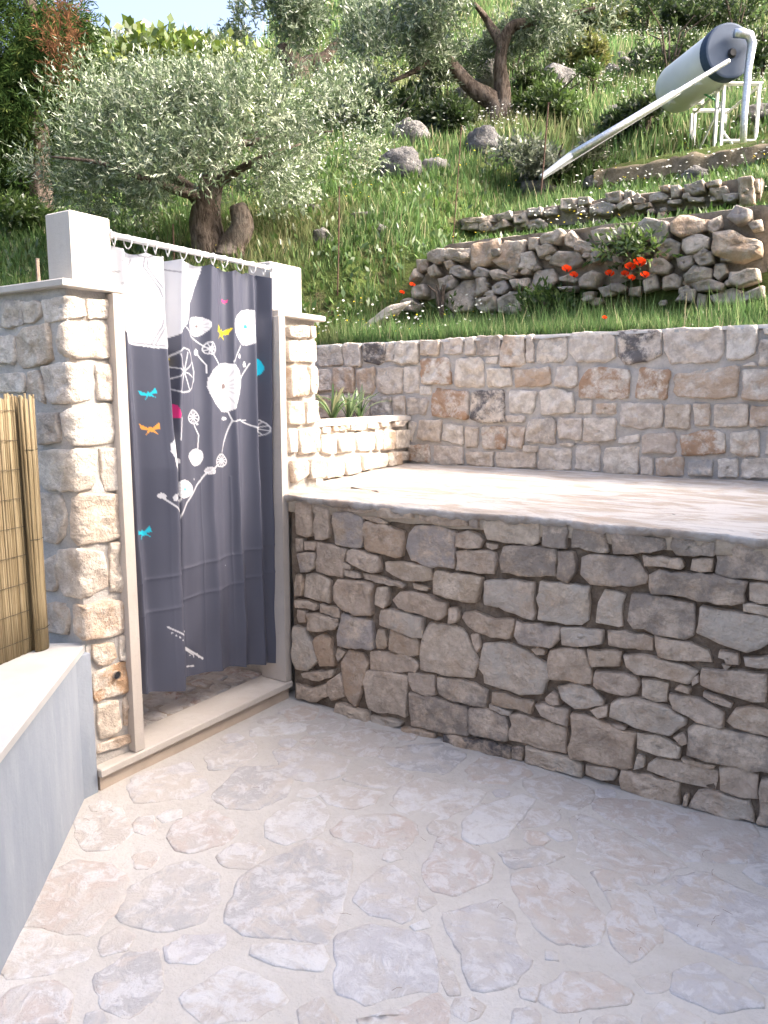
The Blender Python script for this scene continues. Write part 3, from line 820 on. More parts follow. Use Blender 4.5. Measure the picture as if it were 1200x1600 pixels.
'TW1': '''o:-3005,2803 -2774,2833 -2757,2737 -2831,2637 -3001,2611
o:-2816,2662 -2713,2800 -2536,2781 -2588,2562 -2632,2539 -2769,2618
:-3246,2786 -3020,2777 -3011,2708 -3114,2676 -3278,2719
:-3429,2776 -3262,2795 -3244,2688 -3343,2669 -3428,2719
:-3530,2728 -3428,2726 -3436,2648 -3547,2615
:-3427,2648 -3343,2676 -3293,2594 -3393,2574
o:-3261,2689 -3179,2703 -3162,2639 -3227,2616
:-3211,2643 -3114,2648 -3017,2598 -3016,2543 -3112,2544 -3210,2587
b:-3009,2584 -2939,2619 -2845,2584 -2859,2537 -2984,2540
:-2844,2570 -2753,2582 -2631,2518 -2646,2493 -2797,2505
b:-3325,2554 -3226,2574 -3144,2525 -3175,2458 -3307,2453
:-3240,2406 -3127,2510 -2984,2527 -2981,2388 -3011,2278 -3140,2258 -3239,2335
:-2976,2526 -2875,2531 -2857,2421 -2950,2386
b:-2827,2459 -2706,2498 -2659,2433 -2718,2383 -2810,2404
:-2653,2487 -2498,2494 -2489,2421 -2614,2417
:-2763,2346 -2643,2392 -2510,2396 -2493,2314 -2549,2224 -2668,2217 -2761,2264
:-2949,2358 -2779,2374 -2761,2264 -2853,2241 -2948,2289
:-2457,2550 -2314,2551 -2269,2456 -2351,2384 -2465,2353 -2495,2395
w:-2562,2692 -2475,2696 -2429,2600 -2471,2551 -2566,2566
o:-2507,2804 -2421,2795 -2418,2704 -2505,2712
:-2441,2732 -2306,2731 -2277,2677 -2402,2637
:-2330,2591 -2263,2675 -2098,2659 -2054,2579 -2161,2538
:-2421,2795 -2241,2839 -2198,2796 -2250,2726 -2391,2740
:-3590,2575 -3530,2657 -3495,2582 -3581,2545
:-3581,2502 -3460,2522 -3442,2420 -3563,2413
b:-3271,2222 -3172,2260 -3138,2187 -3254,2179
:-3685,2392 -3597,2416 -3510,2352 -3544,2296 -3685,2319
:-2407,2349 -2321,2329 -2318,2250 -2419,2256
:-2256,2481 -2160,2499 -2104,2456 -2130,2432 -2241,2454
w:-2239,2402 -2129,2400 -2101,2379 -2224,2375
w:-2204,2781 -2158,2821 -2102,2758 -2119,2684 -2202,2717
w:-2140,2698 -2081,2736 -1966,2693 -1984,2645 -2077,2635
w:-1990,2796 -1912,2799 -1671,2802 -1679,2712 -1803,2677 -1960,2699
b:-1665,2808 -1599,2842 -1440,2793 -1429,2698 -1541,2662 -1654,2704
o:-1416,2779 -1360,2831 -1174,2785 -1175,2716 -1352,2683 -1412,2719
:-1173,2774 -1097,2810 -1086,2718 -1134,2677 -1175,2716
b:-1051,2782 -990,2848 -901,2809 -893,2763 -982,2723
:-922,2722 -834,2745 -824,2677 -882,2672
b:-1554,2663 -1422,2685 -1349,2642 -1368,2549 -1464,2570
w:-1339,2664 -1260,2697 -1161,2657 -1162,2588 -1298,2554 -1336,2605
:-1246,2549 -1138,2562 -1111,2490 -1201,2463 -1237,2502
b:-1367,2537 -1263,2551 -1247,2479 -1316,2449 -1358,2477
o:-1122,2676 -1012,2687 -922,2632 -835,2600 -829,2509 -945,2475 -1114,2537
:-1314,2414 -1247,2479 -1131,2445 -1127,2375 -1218,2358 -1299,2365
:-1111,2478 -1044,2484 -1029,2413 -1081,2360 -1117,2397
:-1258,2356 -1127,2375 -1035,2333 -1043,2287 -1237,2301
:-1456,2413 -1386,2437 -1325,2403 -1344,2332 -1452,2328
:-1602,2401 -1506,2441 -1489,2343 -1585,2314
:-2083,2451 -1978,2506 -1911,2475 -1946,2377 -2067,2386
:-1933,2376 -1791,2403 -1763,2339 -1891,2310
:-1363,2238 -1308,2318 -1226,2312 -1233,2217
:-1132,2258 -989,2306 -922,2278 -949,2199 -1095,2208
:-1007,2411 -834,2420 -818,2339 -945,2303 -1013,2343
:-1715,2680 -1654,2704 -1614,2645 -1688,2628
:-1972,2669 -1894,2686 -1840,2631 -1955,2592 -2034,2574
:-1214,2287 -1155,2271 -1149,2164 -1206,2156
:-942,2256 -794,2303 -784,2223 -927,2186
:-2205,2409 -2108,2402 -2107,2363 -2203,2370
:-2052,2347 -1959,2353 -1970,2303 -2051,2321
:-1700,2359 -1613,2365 -1622,2291 -1711,2310
:-1826,2605 -1713,2631 -1636,2587 -1708,2520 -1810,2541
:-1584,2545 -1463,2546 -1400,2493 -1433,2435 -1556,2458''',
'TW2': ''':-3814,3241 -3756,3301 -3603,3283 -3602,3217
:-3584,3265 -3491,3286 -3451,3200 -3582,3199
:-3470,3219 -3306,3281 -3250,3210 -3451,3184
:-3076,3348 -2937,3346 -2918,3266 -3074,3277
:-2919,3313 -2801,3344 -2782,3264 -2900,3256
:-3091,3239 -2951,3246 -2864,3181 -2879,3136 -3053,3156
:-3217,3302 -3094,3334 -3073,3221 -3197,3220
:-3418,3334 -3254,3354 -3234,3272 -3379,3273
:-3757,3326 -3492,3343 -3435,3280 -3737,3291
:-2744,3394 -2595,3382 -2592,3283 -2741,3294
:-2579,3388 -2466,3373 -2463,3312 -2576,3312
b:-2479,3299 -2353,3328 -2225,3267 -2269,3198 -2460,3229
:-2324,3383 -2184,3386 -2180,3290 -2305,3307
:-2168,3377 -2077,3372 -2082,3307 -2157,3302
w:-2210,3265 -2105,3317 -2087,3264 -2192,3218
:-2083,3336 -2047,3360 -1969,3292 -1982,3257 -2072,3269
:-2071,3247 -1922,3250 -1905,3211 -2054,3208
w:-1940,3317 -1868,3343 -1764,3286 -1805,3256 -1938,3266
:-1761,3371 -1682,3367 -1677,3267 -1748,3270
o:-1856,3384 -1769,3386 -1766,3322 -1839,3339
b:-1640,3361 -1488,3374 -1469,3281 -1564,3266 -1629,3303
:-1429,3304 -1308,3307 -1278,3255 -1342,3209 -1426,3262
o:-1211,3341 -1100,3345 -1074,3133 -1192,3141
:-1473,3358 -1351,3361 -1348,3306 -1457,3314
:-1330,3235 -1211,3246 -1208,3191 -1313,3178
:-1606,3258 -1480,3241 -1478,3199 -1596,3214
:-1776,3252 -1662,3244 -1660,3208 -1767,3215
:-2592,3298 -2494,3286 -2508,3227 -2590,3237
:-1093,3331 -1054,3325 -1055,3238 -1080,3235''',
}
PRINT_DATA = '''pw0:1963,2174 2505,2168 2488,2092 2445,1979 2384,1867 2310,1802 2307,1750 2259,1748 2192,1753 2115,1763 2058,1789 2021,1817 1971,1846 1939,1914
ls3:2175,2109 2169,2075 2221,1994 2243,1920 2222,1841 2180,1768
ls3:2185,2102 2182,2076 2234,1995 2254,1921 2234,1842 2194,1766
ls3:2130,2100 2114,2055 2113,2006
ls3:2221,2132 2276,2070 2307,2004
ls3:2233,2137 2336,2072
ls3:2037,2074 2084,2105
ls3:2032,1990 2080,2029
ls3:2349,1976 2369,1918
ls3:2008,2147 2001,2034 2027,2034
ls3:2116,1774 2192,1764 2260,1759 2308,1765
ls3:2142,2141 2155,2116 2187,2111 2214,2128
ls3:2238,2149 2306,2159
ls3:2086,1880 2072,1830
pw0:2517,1867 2510,1852 2500,1840 2487,1828 2471,1820 2451,1818 2435,1823 2424,1834 2417,1846 2412,1859 2413,1874 2423,1888 2438,1898 2456,1902 2473,1903 2491,1901 2506,1894 2516,1882
ls1:2471,1862 2507,1859
ls1:2469,1859 2496,1841
ls1:2465,1857 2476,1829
ls1:2461,1856 2453,1827
ls1:2458,1857 2433,1834
ls1:2456,1860 2421,1848
ls1:2455,1863 2420,1866
ls1:2457,1866 2431,1884
ls1:2461,1868 2451,1896
ls1:2465,1869 2474,1899
ls1:2469,1868 2494,1892
ls1:2471,1865 2506,1877
pk0:2469,1863 2468,1859 2463,1858 2458,1859 2457,1862 2459,1866 2463,1868 2468,1866
pw0:2842,1888 2834,1860 2821,1833 2800,1810 2771,1796 2740,1797 2715,1810 2696,1827 2680,1848 2672,1875 2676,1905 2695,1930 2720,1947 2747,1957 2776,1962 2805,1960 2830,1944 2843,1917
ls1:2771,1880 2830,1873
ls1:2768,1874 2811,1838
ls1:2762,1870 2779,1816
ls1:2755,1869 2741,1811
ls1:2749,1871 2709,1826
ls1:2746,1877 2690,1854
ls1:2746,1883 2689,1890
ls1:2749,1889 2706,1923
ls1:2755,1893 2738,1946
ls1:2761,1894 2775,1951
ls1:2767,1891 2808,1938
ls1:2770,1886 2829,1909
pc0:2768,1882 2765,1875 2758,1872 2750,1874 2748,1881 2752,1888 2759,1892 2765,1889
pw0:2722,1604 2711,1567 2693,1532 2664,1502 2624,1485 2583,1490 2549,1510 2523,1535 2503,1565 2492,1601 2498,1641 2522,1674 2557,1694 2593,1705 2632,1710 2672,1705 2706,1682 2723,1644
ls1:2625,1600 2705,1585
ls1:2622,1594 2689,1550
ls1:2617,1589 2660,1523
ls1:2610,1586 2623,1509
ls1:2604,1586 2585,1510
ls1:2598,1589 2550,1524
ls1:2593,1593 2525,1550
ls1:2591,1599 2513,1584
ls1:2591,1606 2515,1620
ls1:2594,1612 2530,1654
ls1:2599,1617 2558,1680
ls1:2605,1619 2593,1695
ls1:2612,1619 2631,1696
ls1:2618,1617 2666,1683
ls1:2623,1612 2693,1657
ls1:2625,1606 2707,1623
pk0:2622,1603 2618,1593 2607,1590 2597,1593 2594,1603 2599,1612 2608,1617 2618,1612
pw0:2298,1403 2249,1392 2213,1363 2210,1330 2223,1302 2225,1268 2250,1239 2299,1228 2303,1325
pw0:2466,1287 2462,1274 2454,1263 2443,1253 2427,1248 2409,1251 2395,1259 2385,1269 2376,1280 2371,1293 2373,1307 2384,1317 2398,1323 2414,1326 2429,1326 2446,1323 2460,1314 2467,1300
ls1:2427,1288 2459,1280
ls1:2425,1285 2449,1266
ls1:2422,1284 2431,1257
ls1:2418,1284 2410,1258
ls1:2415,1286 2392,1267
ls1:2413,1288 2381,1282
ls1:2413,1291 2381,1299
ls1:2414,1294 2391,1313
ls1:2418,1295 2408,1322
ls1:2421,1295 2429,1321
ls1:2425,1294 2448,1313
ls1:2427,1291 2459,1298
lw3:2541,1771 2540,1760 2533,1751 2522,1746 2511,1745 2500,1745 2489,1749 2483,1757 2483,1768 2487,1778 2493,1786 2501,1794 2513,1797 2524,1795 2532,1789 2538,1780 2541,1771
lw2.4:2512,1769 2537,1764
lw2.4:2512,1769 2523,1749
lw2.4:2512,1769 2503,1746
lw2.4:2512,1769 2488,1757
lw2.4:2512,1769 2487,1775
lw2.4:2512,1769 2500,1790
lw2.4:2512,1769 2521,1793
lw2.4:2512,1769 2536,1782
lw5:2435,1666 2431,1627 2411,1595 2381,1579 2352,1575 2323,1578 2297,1593 2281,1624 2281,1662 2292,1696 2308,1725 2331,1751 2361,1764 2391,1755 2412,1730 2427,1701 2435,1666
lw4:2356,1664 2423,1640
lw4:2356,1664 2385,1589
lw4:2356,1664 2332,1582
lw4:2356,1664 2294,1623
lw4:2356,1664 2292,1687
lw4:2356,1664 2328,1737
lw4:2356,1664 2381,1746
lw4:2356,1664 2421,1706
lw3:2450,1466 2448,1454 2439,1445 2425,1440 2410,1439 2396,1441 2383,1446 2375,1456 2374,1468 2380,1478 2387,1487 2398,1495 2413,1498 2428,1494 2438,1486 2445,1477 2450,1466
lw2.4:2412,1467 2444,1458
lw2.4:2412,1467 2431,1445
lw2.4:2412,1467 2411,1441
lw2.4:2412,1467 2391,1446
lw2.4:2412,1467 2379,1459
lw2.4:2412,1467 2380,1475
lw2.4:2412,1467 2393,1488
lw2.4:2412,1467 2412,1493
lw2.4:2412,1467 2432,1488
lw2.4:2412,1467 2445,1475
lw3:2887,1403 2885,1386 2874,1373 2857,1367 2839,1366 2822,1369 2806,1376 2795,1389 2795,1406 2801,1420 2810,1432 2824,1442 2842,1447 2860,1442 2873,1430 2881,1417 2887,1403
lw2.4:2840,1404 2880,1392
lw2.4:2840,1404 2864,1374
lw2.4:2840,1404 2840,1368
lw2.4:2840,1404 2816,1375
lw2.4:2840,1404 2801,1394
lw2.4:2840,1404 2801,1416
lw2.4:2840,1404 2817,1434
lw2.4:2840,1404 2841,1440
lw2.4:2840,1404 2865,1433
lw2.4:2840,1404 2880,1415
lw3:2612,1261 2610,1249 2600,1240 2585,1236 2569,1236 2554,1238 2539,1244 2530,1255 2530,1267 2535,1277 2543,1285 2555,1293 2572,1295 2588,1291 2599,1282 2607,1272 2612,1261
lw2.4:2570,1264 2606,1254
lw2.4:2570,1264 2595,1243
lw2.4:2570,1264 2577,1237
lw2.4:2570,1264 2558,1239
lw2.4:2570,1264 2543,1248
lw2.4:2570,1264 2534,1260
lw2.4:2570,1264 2536,1274
lw2.4:2570,1264 2546,1285
lw2.4:2570,1264 2563,1290
lw2.4:2570,1264 2582,1288
lw2.4:2570,1264 2598,1280
lw2.4:2570,1264 2607,1267
py0:2569,1878 2597,1850 2610,1859 2615,1848 2664,1872 2645,1837 2616,1836 2625,1809 2604,1831 2596,1824 2594,1832 2564,1814 2591,1839 2562,1847
pm0:2622,1997 2631,1987 2635,1990 2637,1986 2652,1995 2646,1982 2637,1982 2640,1972 2633,1980 2631,1977 2630,1980 2620,1973 2629,1983 2620,1985
pc0:2874,1698 2873,1682 2868,1668 2859,1659 2850,1656 2841,1656 2832,1658 2824,1666 2819,1680 2819,1696 2823,1710 2828,1723 2834,1734 2843,1742 2853,1742 2862,1735 2868,1724 2872,1712
pc0:2121,1581 2149,1569 2153,1577 2161,1571 2181,1594 2183,1570 2165,1565 2181,1551 2160,1559 2158,1554 2154,1559 2142,1543 2149,1562 2128,1562
po0:2114,1445 2143,1428 2150,1436 2157,1428 2184,1452 2183,1424 2162,1420 2177,1401 2155,1414 2152,1409 2148,1414 2132,1397 2143,1419 2120,1421
py0:2281,1728 2289,1708 2294,1714 2295,1706 2310,1720 2304,1698 2295,1699 2297,1681 2291,1696 2289,1692 2288,1697 2278,1686 2287,1702 2278,1707
pm0:2298,1532 2318,1518 2329,1481 2324,1464 2297,1468
lw5:2379,1850 2497,1772 2573,1698
lw5:2453,1749 2494,1696 2494,1661
lw5:2722,1792 2661,1716
lw5:2774,1713 2722,1641
lw5:2631,1490 2647,1446 2577,1302
lw5:2645,1442 2715,1448 2753,1428 2797,1408
lw5:2417,1437 2446,1387 2439,1324
lw5:2335,1467 2324,1372
pw0:2465,1750 2463,1741 2456,1737 2449,1736 2443,1740 2442,1749 2445,1756 2450,1763 2457,1763 2462,1757
pw0:2719,1744 2717,1737 2712,1733 2707,1733 2702,1736 2701,1743 2704,1750 2708,1755 2713,1755 2717,1750
pw0:2755,1707 2754,1699 2749,1695 2743,1694 2739,1698 2738,1706 2740,1714 2744,1720 2750,1720 2753,1714
pw0:2625,1455 2622,1451 2611,1449 2600,1449 2590,1451 2587,1456 2592,1460 2600,1463 2612,1463 2620,1459
pw0:2753,1445 2752,1442 2746,1441 2739,1442 2733,1443 2731,1445 2734,1447 2739,1449 2746,1449 2751,1447
pw0:2446,1435 2445,1433 2441,1431 2436,1432 2432,1433 2431,1436 2433,1438 2437,1440 2441,1439 2445,1438
pw0:2318,1279 2317,1271 2312,1268 2307,1268 2303,1272 2302,1280 2304,1287 2308,1292 2313,1291 2317,1286
pw0:2391,1150 2387,1135 2376,1125 2363,1119 2348,1115 2333,1114 2317,1119 2305,1131 2300,1145 2300,1159 2303,1172 2309,1185 2320,1194 2336,1197 2352,1194 2366,1186 2378,1177 2387,1165
ls1:2349,1153 2381,1144
ls1:2348,1150 2371,1128
ls1:2344,1148 2353,1120
ls1:2341,1149 2333,1121
ls1:2338,1150 2316,1131
ls1:2336,1153 2306,1147
ls1:2336,1156 2305,1165
ls1:2338,1159 2315,1180
ls1:2341,1161 2332,1189
ls1:2344,1160 2352,1188
ls1:2347,1159 2370,1178
ls1:2349,1156 2380,1162
pc0:2348,1154 2346,1150 2342,1150 2338,1151 2337,1155 2339,1158 2343,1160 2346,1157
pw0:2520,1222 2519,1216 2514,1210 2506,1208 2497,1207 2489,1208 2480,1210 2472,1214 2467,1220 2467,1226 2470,1231 2475,1236 2481,1240 2490,1242 2499,1241 2507,1238 2513,1233 2517,1228
ls1:2497,1223 2515,1219
ls1:2496,1222 2510,1213
ls1:2495,1221 2500,1209
ls1:2493,1221 2488,1210
ls1:2491,1222 2478,1214
ls1:2490,1223 2472,1221
ls1:2490,1225 2472,1228
ls1:2491,1226 2477,1235
ls1:2492,1226 2487,1238
ls1:2494,1226 2499,1238
ls1:2496,1226 2509,1234
ls1:2497,1224 2515,1227
lw7:2536,1247 2472,1210 2414,1154 2348,1094 2311,1038 2289,984
lw7:2169,1143 2228,1091 2285,1038
lw7:2316,1114 2288,1071
pw0:2188,1144 2185,1136 2176,1134 2166,1135 2158,1139 2156,1148 2160,1154 2167,1159 2177,1158 2184,1152
pw0:2231,1133 2229,1124 2223,1120 2216,1120 2211,1126 2209,1135 2212,1144 2218,1150 2224,1149 2229,1142
pw0:2243,1148 2241,1145 2237,1144 2233,1144 2229,1146 2228,1150 2230,1152 2233,1154 2238,1154 2241,1151
pw0:2245,1120 2244,1117 2241,1117 2238,1117 2234,1119 2234,1121 2235,1123 2238,1124 2242,1124 2244,1122
pw0:2259,1061 2258,1059 2255,1058 2251,1059 2248,1060 2247,1062 2249,1064 2252,1065 2255,1065 2258,1063
pw0:2258,1039 2257,1037 2254,1037 2250,1037 2247,1039 2246,1041 2248,1043 2250,1044 2254,1043 2257,1041
pw0:2409,1191 2408,1189 2405,1189 2403,1189 2400,1190 2400,1192 2401,1194 2403,1195 2406,1195 2408,1193
pw0:2303,1224 2301,1200 2298,1189 2295,1189 2293,1201 2294,1225 2296,1247 2299,1263 2302,1263 2303,1246
pw0:2287,904 2285,893 2283,888 2280,889 2278,894 2278,905 2279,915 2282,922 2284,921 2286,914
pw0:2293,787 2291,779 2287,776 2282,777 2278,782 2277,790 2280,798 2283,803 2288,802 2292,795
pw0:2293,738 2292,736 2289,736 2285,737 2282,738 2281,740 2283,741 2285,742 2289,741 2292,739
pw0:2303,714 2303,712 2301,712 2299,712 2297,713 2296,715 2297,716 2299,717 2301,717 2303,715
pw0:2297,634 2296,632 2294,631 2291,632 2289,633 2288,636 2289,637 2291,638 2294,638 2296,636
pw0:2291,481 2289,465 2281,459 2274,461 2268,471 2267,487 2270,501 2276,511 2284,509 2289,496
pw0:2276,575 2276,571 2274,569 2271,570 2270,572 2269,577 2270,580 2272,583 2274,582 2276,579
pw0:2194,548 2193,546 2191,546 2188,546 2186,548 2185,550 2187,552 2188,553 2191,552 2193,550
pw0:2212,533 2211,531 2209,531 2206,532 2204,533 2203,535 2204,537 2206,538 2209,537 2211,535
pw0:2228,522 2228,520 2225,520 2223,520 2220,522 2220,524 2221,526 2223,527 2226,526 2227,524
pw0:2243,506 2242,504 2240,504 2237,505 2235,506 2235,509 2236,510 2238,511 2240,510 2242,508
pw0:2591,766 2590,765 2586,765 2583,766 2579,767 2579,769 2580,770 2583,770 2587,769 2589,768
pc0:2067,1015 2098,998 2102,1007 2111,999 2130,1025 2135,996 2116,991 2135,972 2112,985 2110,978 2105,984 2094,965 2099,989 2077,989
lw6:2176,576 2217,549 2271,511
lw9:2282,459 2343,414 2425,354
lw5:2290,446 2360,391
lw6:2264,371 2304,355 2358,340
lw5:2272,528 2307,517
pw0:2316,423 2315,422 2312,422 2308,423 2307,426 2309,427 2312,428 2315,426
pw0:2339,397 2337,395 2333,395 2329,397 2328,400 2330,402 2333,402 2337,400
pw0:2365,382 2363,380 2360,380 2357,382 2356,385 2357,387 2360,387 2363,385
pw0:2390,386 2388,383 2383,384 2379,386 2377,389 2379,392 2384,392 2388,389
pw0:2403,367 2402,365 2397,365 2392,368 2390,371 2393,374 2397,374 2401,371
pw0:2429,355 2426,351 2420,351 2414,355 2412,360 2414,364 2420,364 2426,360
pw0:2183,576 2181,573 2176,573 2170,576 2169,580 2171,582 2176,583 2181,580
pm0:2284,879 2283,874 2279,874 2275,876 2274,881 2276,885 2280,887 2283,884
'''

# ------------------------------------------------------------------ stones
def parse(key):
    out = []
    for l in STONE_DATA[key].split('\n'):
        fl, rest = l.split(':')
        out.append((fl, [tuple(int(x) / 1000.0 for x in p.split(',')) for p in rest.split()]))
    return out

def stone_verts(poly, h, depth, mapf, seed, rough=0.012, seglen=0.045, cut=0.16, jit=0.003, tilt=0.05, rings=None, shrink=0.0, wob=0.0):
    rnd = random.Random(seed)
    P = [Vector(p) for p in poly]
    c = sum(P, Vector((0, 0))) / len(P)
    Q = []
    n = len(P)
    for i in range(n):
        a, b = P[i], P[(i + 1) % n]
        a2 = a.lerp(b, cut); b2 = a.lerp(b, 1 - cut)
        m = max(1, int((b2 - a2).length / seglen))
        for k in range(m + 1): Q.append(a2.lerp(b2, k / m))
    if wob:
        Q = [q + Vector((mnoise.noise(Vector((q.x * 22, q.y * 22, seed))), mnoise.noise(Vector((q.x * 22, q.y * 22, seed + 9.5))))) * wob * min(1.0, (q - c).length / 0.1) for q in Q]
    Q2 = []
    for i, q in enumerate(Q):
        g = min((Q[i] - Q[i - 1]).length, (Q[(i + 1) % len(Q)] - Q[i]).length)
        if g < 0.006 and i % 2: continue
        j2 = min(jit, 0.22 * g)
        Q2.append(q + Vector((rnd.uniform(-j2, j2), rnd.uniform(-j2, j2))) + (c - q) * shrink)
    Q = Q2
    rings = rings or [(1.0, -1, 0), (1.0, 0.35, 0.5), (0.975, 0.75, 0.8), (0.92, 0.95, 1), (0.78, 1.0, 1), (0.58, 1.0, 1), (0.38, 1.0, 1), (0.18, 1.0, 1)]
    tx, ty = rnd.uniform(-tilt, tilt), rnd.uniform(-tilt, tilt)
    off = rnd.uniform(0, 50)
    V, F = [], []
    m = len(Q)
    for (k, hh, nz) in rings:
        for q in Q:
            p = c + (q - c) * k
            hgt = -depth if hh < 0 else h * hh
            if nz:
                w = Vector((p.x * 9, p.y * 9, off))
                size = min(1.0, max((q2 - c).length for q2 in Q) / 0.09)
                hgt += nz * size * (rough * (1.0 - 2.2 * abs(mnoise.noise(w * 0.8))) * 0.7 + 0.8 * rough * mnoise.noise(w * 1.9) + 0.5 * rough * mnoise.noise(w * 4.3) + tx * (p.x - c.x) + ty * (p.y - c.y))
            V.append(mapf(p.x, p.y, hgt))
    ctr = len(V)
    V.append(mapf(c.x, c.y, h * 1.03 + rough * mnoise.noise(Vector((c.x * 9, c.y * 9, off)))))
    for r in range(len(rings) - 1):
        for i in range(m):
            F.append((r * m + i, r * m + (i + 1) % m, (r + 1) * m + (i + 1) % m, (r + 1) * m + i))
    r = (len(rings) - 1) * m
    F += [(r + i, r + (i + 1) % m, ctr) for i in range(m)]
    return V, F

def area_sign(poly):
    return sum(poly[i - 1][0] * poly[i][1] - poly[i][0] * poly[i - 1][1] for i in range(len(poly)))

def lay_stones(key, parent, mapf, mat, hgt=(0.012, 0.03), depth=0.03, flip=False, name='stone', extra=(), colours=FLAGC, **kw):
    outs = []
    for i, (fl, poly) in enumerate(list(parse(key)) + list(extra)):
        s = area_sign(poly)
        if (s < 0) != flip: poly = poly[::-1]
        rnd = random.Random(i * 13 + len(key))
        V, F = stone_verts(poly, rnd.uniform(*hgt), depth, mapf, i * 7 + 3, **kw)
        o = mesh_obj(name, V, F, mat, parent, smooth=True)
        col = colours.get(fl[:1], colours[''])
        if not fl and colours is FLAGC and rnd.random() < 0.25:
            col = rnd.choice([(0.45, 0.33, 0.22, 0.5), (0.30, 0.27, 0.25, 0.5), (0.50, 0.40, 0.32, 0.6)])
        o.color = col
        outs.append(o)
    return outs

def courses(s0, s1, z0, z1, hh, ww, seed):
    """plain coursed stones to carry a wall on past what the photograph shows"""
    rnd = random.Random(seed); out = []
    z = z0
    while z < z1 - 0.05:
        h = min(rnd.uniform(*hh), z1 - z)
        s = s0
        while s < s1 - 0.05:
            w = min(rnd.uniform(*ww), s1 - s)
            g = 0.006
            j = lambda: rnd.uniform(-0.01, 0.01)
            out.append(('', [(s + g + j(), z + g + j()), (s + w - g + j(), z + g + j()), (s + w - g + j(), z + h - g + j()), (s + g + j(), z + h - g + j())]))
            s += w
        z += h
    return out

X_END = 1.0      # where the terrace walls end, short of the added building
Y_B, Y_W, X_P, X_L, Y_L = 2.954, 4.85, -2.55, -2.54, 1.777
BENCH_Z, CAP_Z = 1.08, 1.945

# --- patio floor with its flagstones
fl = MB()
N = 60
xs = np.linspace(-3.2, 2.2, N); ys = np.linspace(-3.2, 3.05, N)
for y in ys:
    for x in xs:
        fl.v.append((x, y, 0.010 * mnoise.noise(Vector((x * 1.3, y * 1.3, 0))) + 0.004 * mnoise.noise(Vector((x * 5, y * 5, 3)))))
for j in range(N - 1):
    for i in range(N - 1):
        a = j * N + i
        fl.f.append((a, a + 1, a + N + 1, a + N))
def floor_z(x, y):
    return 0.010 * mnoise.noise(Vector((x * 1.3, y * 1.3, 0))) + 0.004 * mnoise.noise(Vector((x * 5, y * 5, 3)))
patio = tag(fl.build('patio_floor', M['cement'], smooth=True), 'pale crazy paved patio floor with cement joints', kind='structure')
extra_flags = []
rf = random.Random(3)
for gy in range(3):
    for gx in range(5):
        cx = -1.55 + gx * 0.46 + rf.uniform(-0.06, 0.06); cy = 0.72 - gy * 0.44 + 0.16 * gx * 0 + rf.uniform(-0.05, 0.05)
        if cx * RGT[0] + cy * RGT[1] < -1.25: continue
        n = rf.choice([5, 6, 7])
        extra_flags.append((rf.choice(['b', 'p', 'w', '', 'g']), [(cx + rf.uniform(0.15, 0.22) * math.cos(2 * math.pi * k / n), cy + rf.uniform(0.14, 0.2) * math.sin(2 * math.pi * k / n)) for k in range(n)]))
def seg_dist(p, a, b):
    d = (b[0] - a[0], b[1] - a[1]); L2 = d[0] ** 2 + d[1] ** 2 + 1e-12
    t = max(0, min(1, ((p[0] - a[0]) * d[0] + (p[1] - a[1]) * d[1]) / L2))
    return math.hypot(p[0] - a[0] - t * d[0], p[1] - a[1] - t * d[1])
def pt_in(p, poly):
    c = False
    for i in range(len(poly)):
        a, b = poly[i - 1], poly[i]
        if (a[1] > p[1]) != (b[1] > p[1]) and p[0] < (b[0] - a[0]) * (p[1] - a[1]) / (b[1] - a[1]) + a[0]: c = not c
    return c
taken = [p for _, p in parse('FLAG')] + [p for _, p in extra_flags]
for k in range(2600):
    p = (rf.uniform(-2.42, 0.1), rf.uniform(0.35, 2.92))
    if p[0] + 2.513 < (1.716 - p[1]) * 0.87 + 0.08: continue
    dm = 9.0
    for q in taken:
        if abs(q[0][0] - p[0]) > 0.9 or abs(q[0][1] - p[1]) > 0.9: continue
        if pt_in(p, q): dm = -1; break
        for i in range(len(q)): dm = min(dm, seg_dist(p, q[i - 1], q[i]))
    dm = min(dm, 2.945 - p[1])
    if dm < 0.05 and not (dm > 0.042 and k > 1500): continue
    rr = min(dm - 0.012, 0.15); n = rf.choice([5, 6, 6, 7])
    a0 = rf.uniform(0, 6)
    poly = [(p[0] + rr * rf.uniform(0.85, 1.25) * math.cos(a0 + 2 * math.pi * i / n), p[1] + rr * rf.uniform(0.85, 1.25) * math.sin(a0 + 2 * math.pi * i / n)) for i in range(n)]
    taken.append(poly); extra_flags.append((rf.choice(['', '', 'w', 'b', 'p', 'o']), poly))
lay_stones('FLAG', patio, lambda s, t, n: (s, t, n + floor_z(s, t)), M['flag'], hgt=(0.0015, 0.0035), depth=0.012, name='flagstone', extra=extra_flags, colours=FLOORC,
           rough=0.003, tilt=0.010, jit=0.009, wob=0.010, seglen=0.026, cut=0.1, shrink=-0.10, rings=[(1.0, -1, 0), (0.985, 0.4, 0.3), (0.95, 0.9, 0.8), (0.8, 1.0, 1), (0.55, 1.0, 1), (0.28, 1.0, 1)])

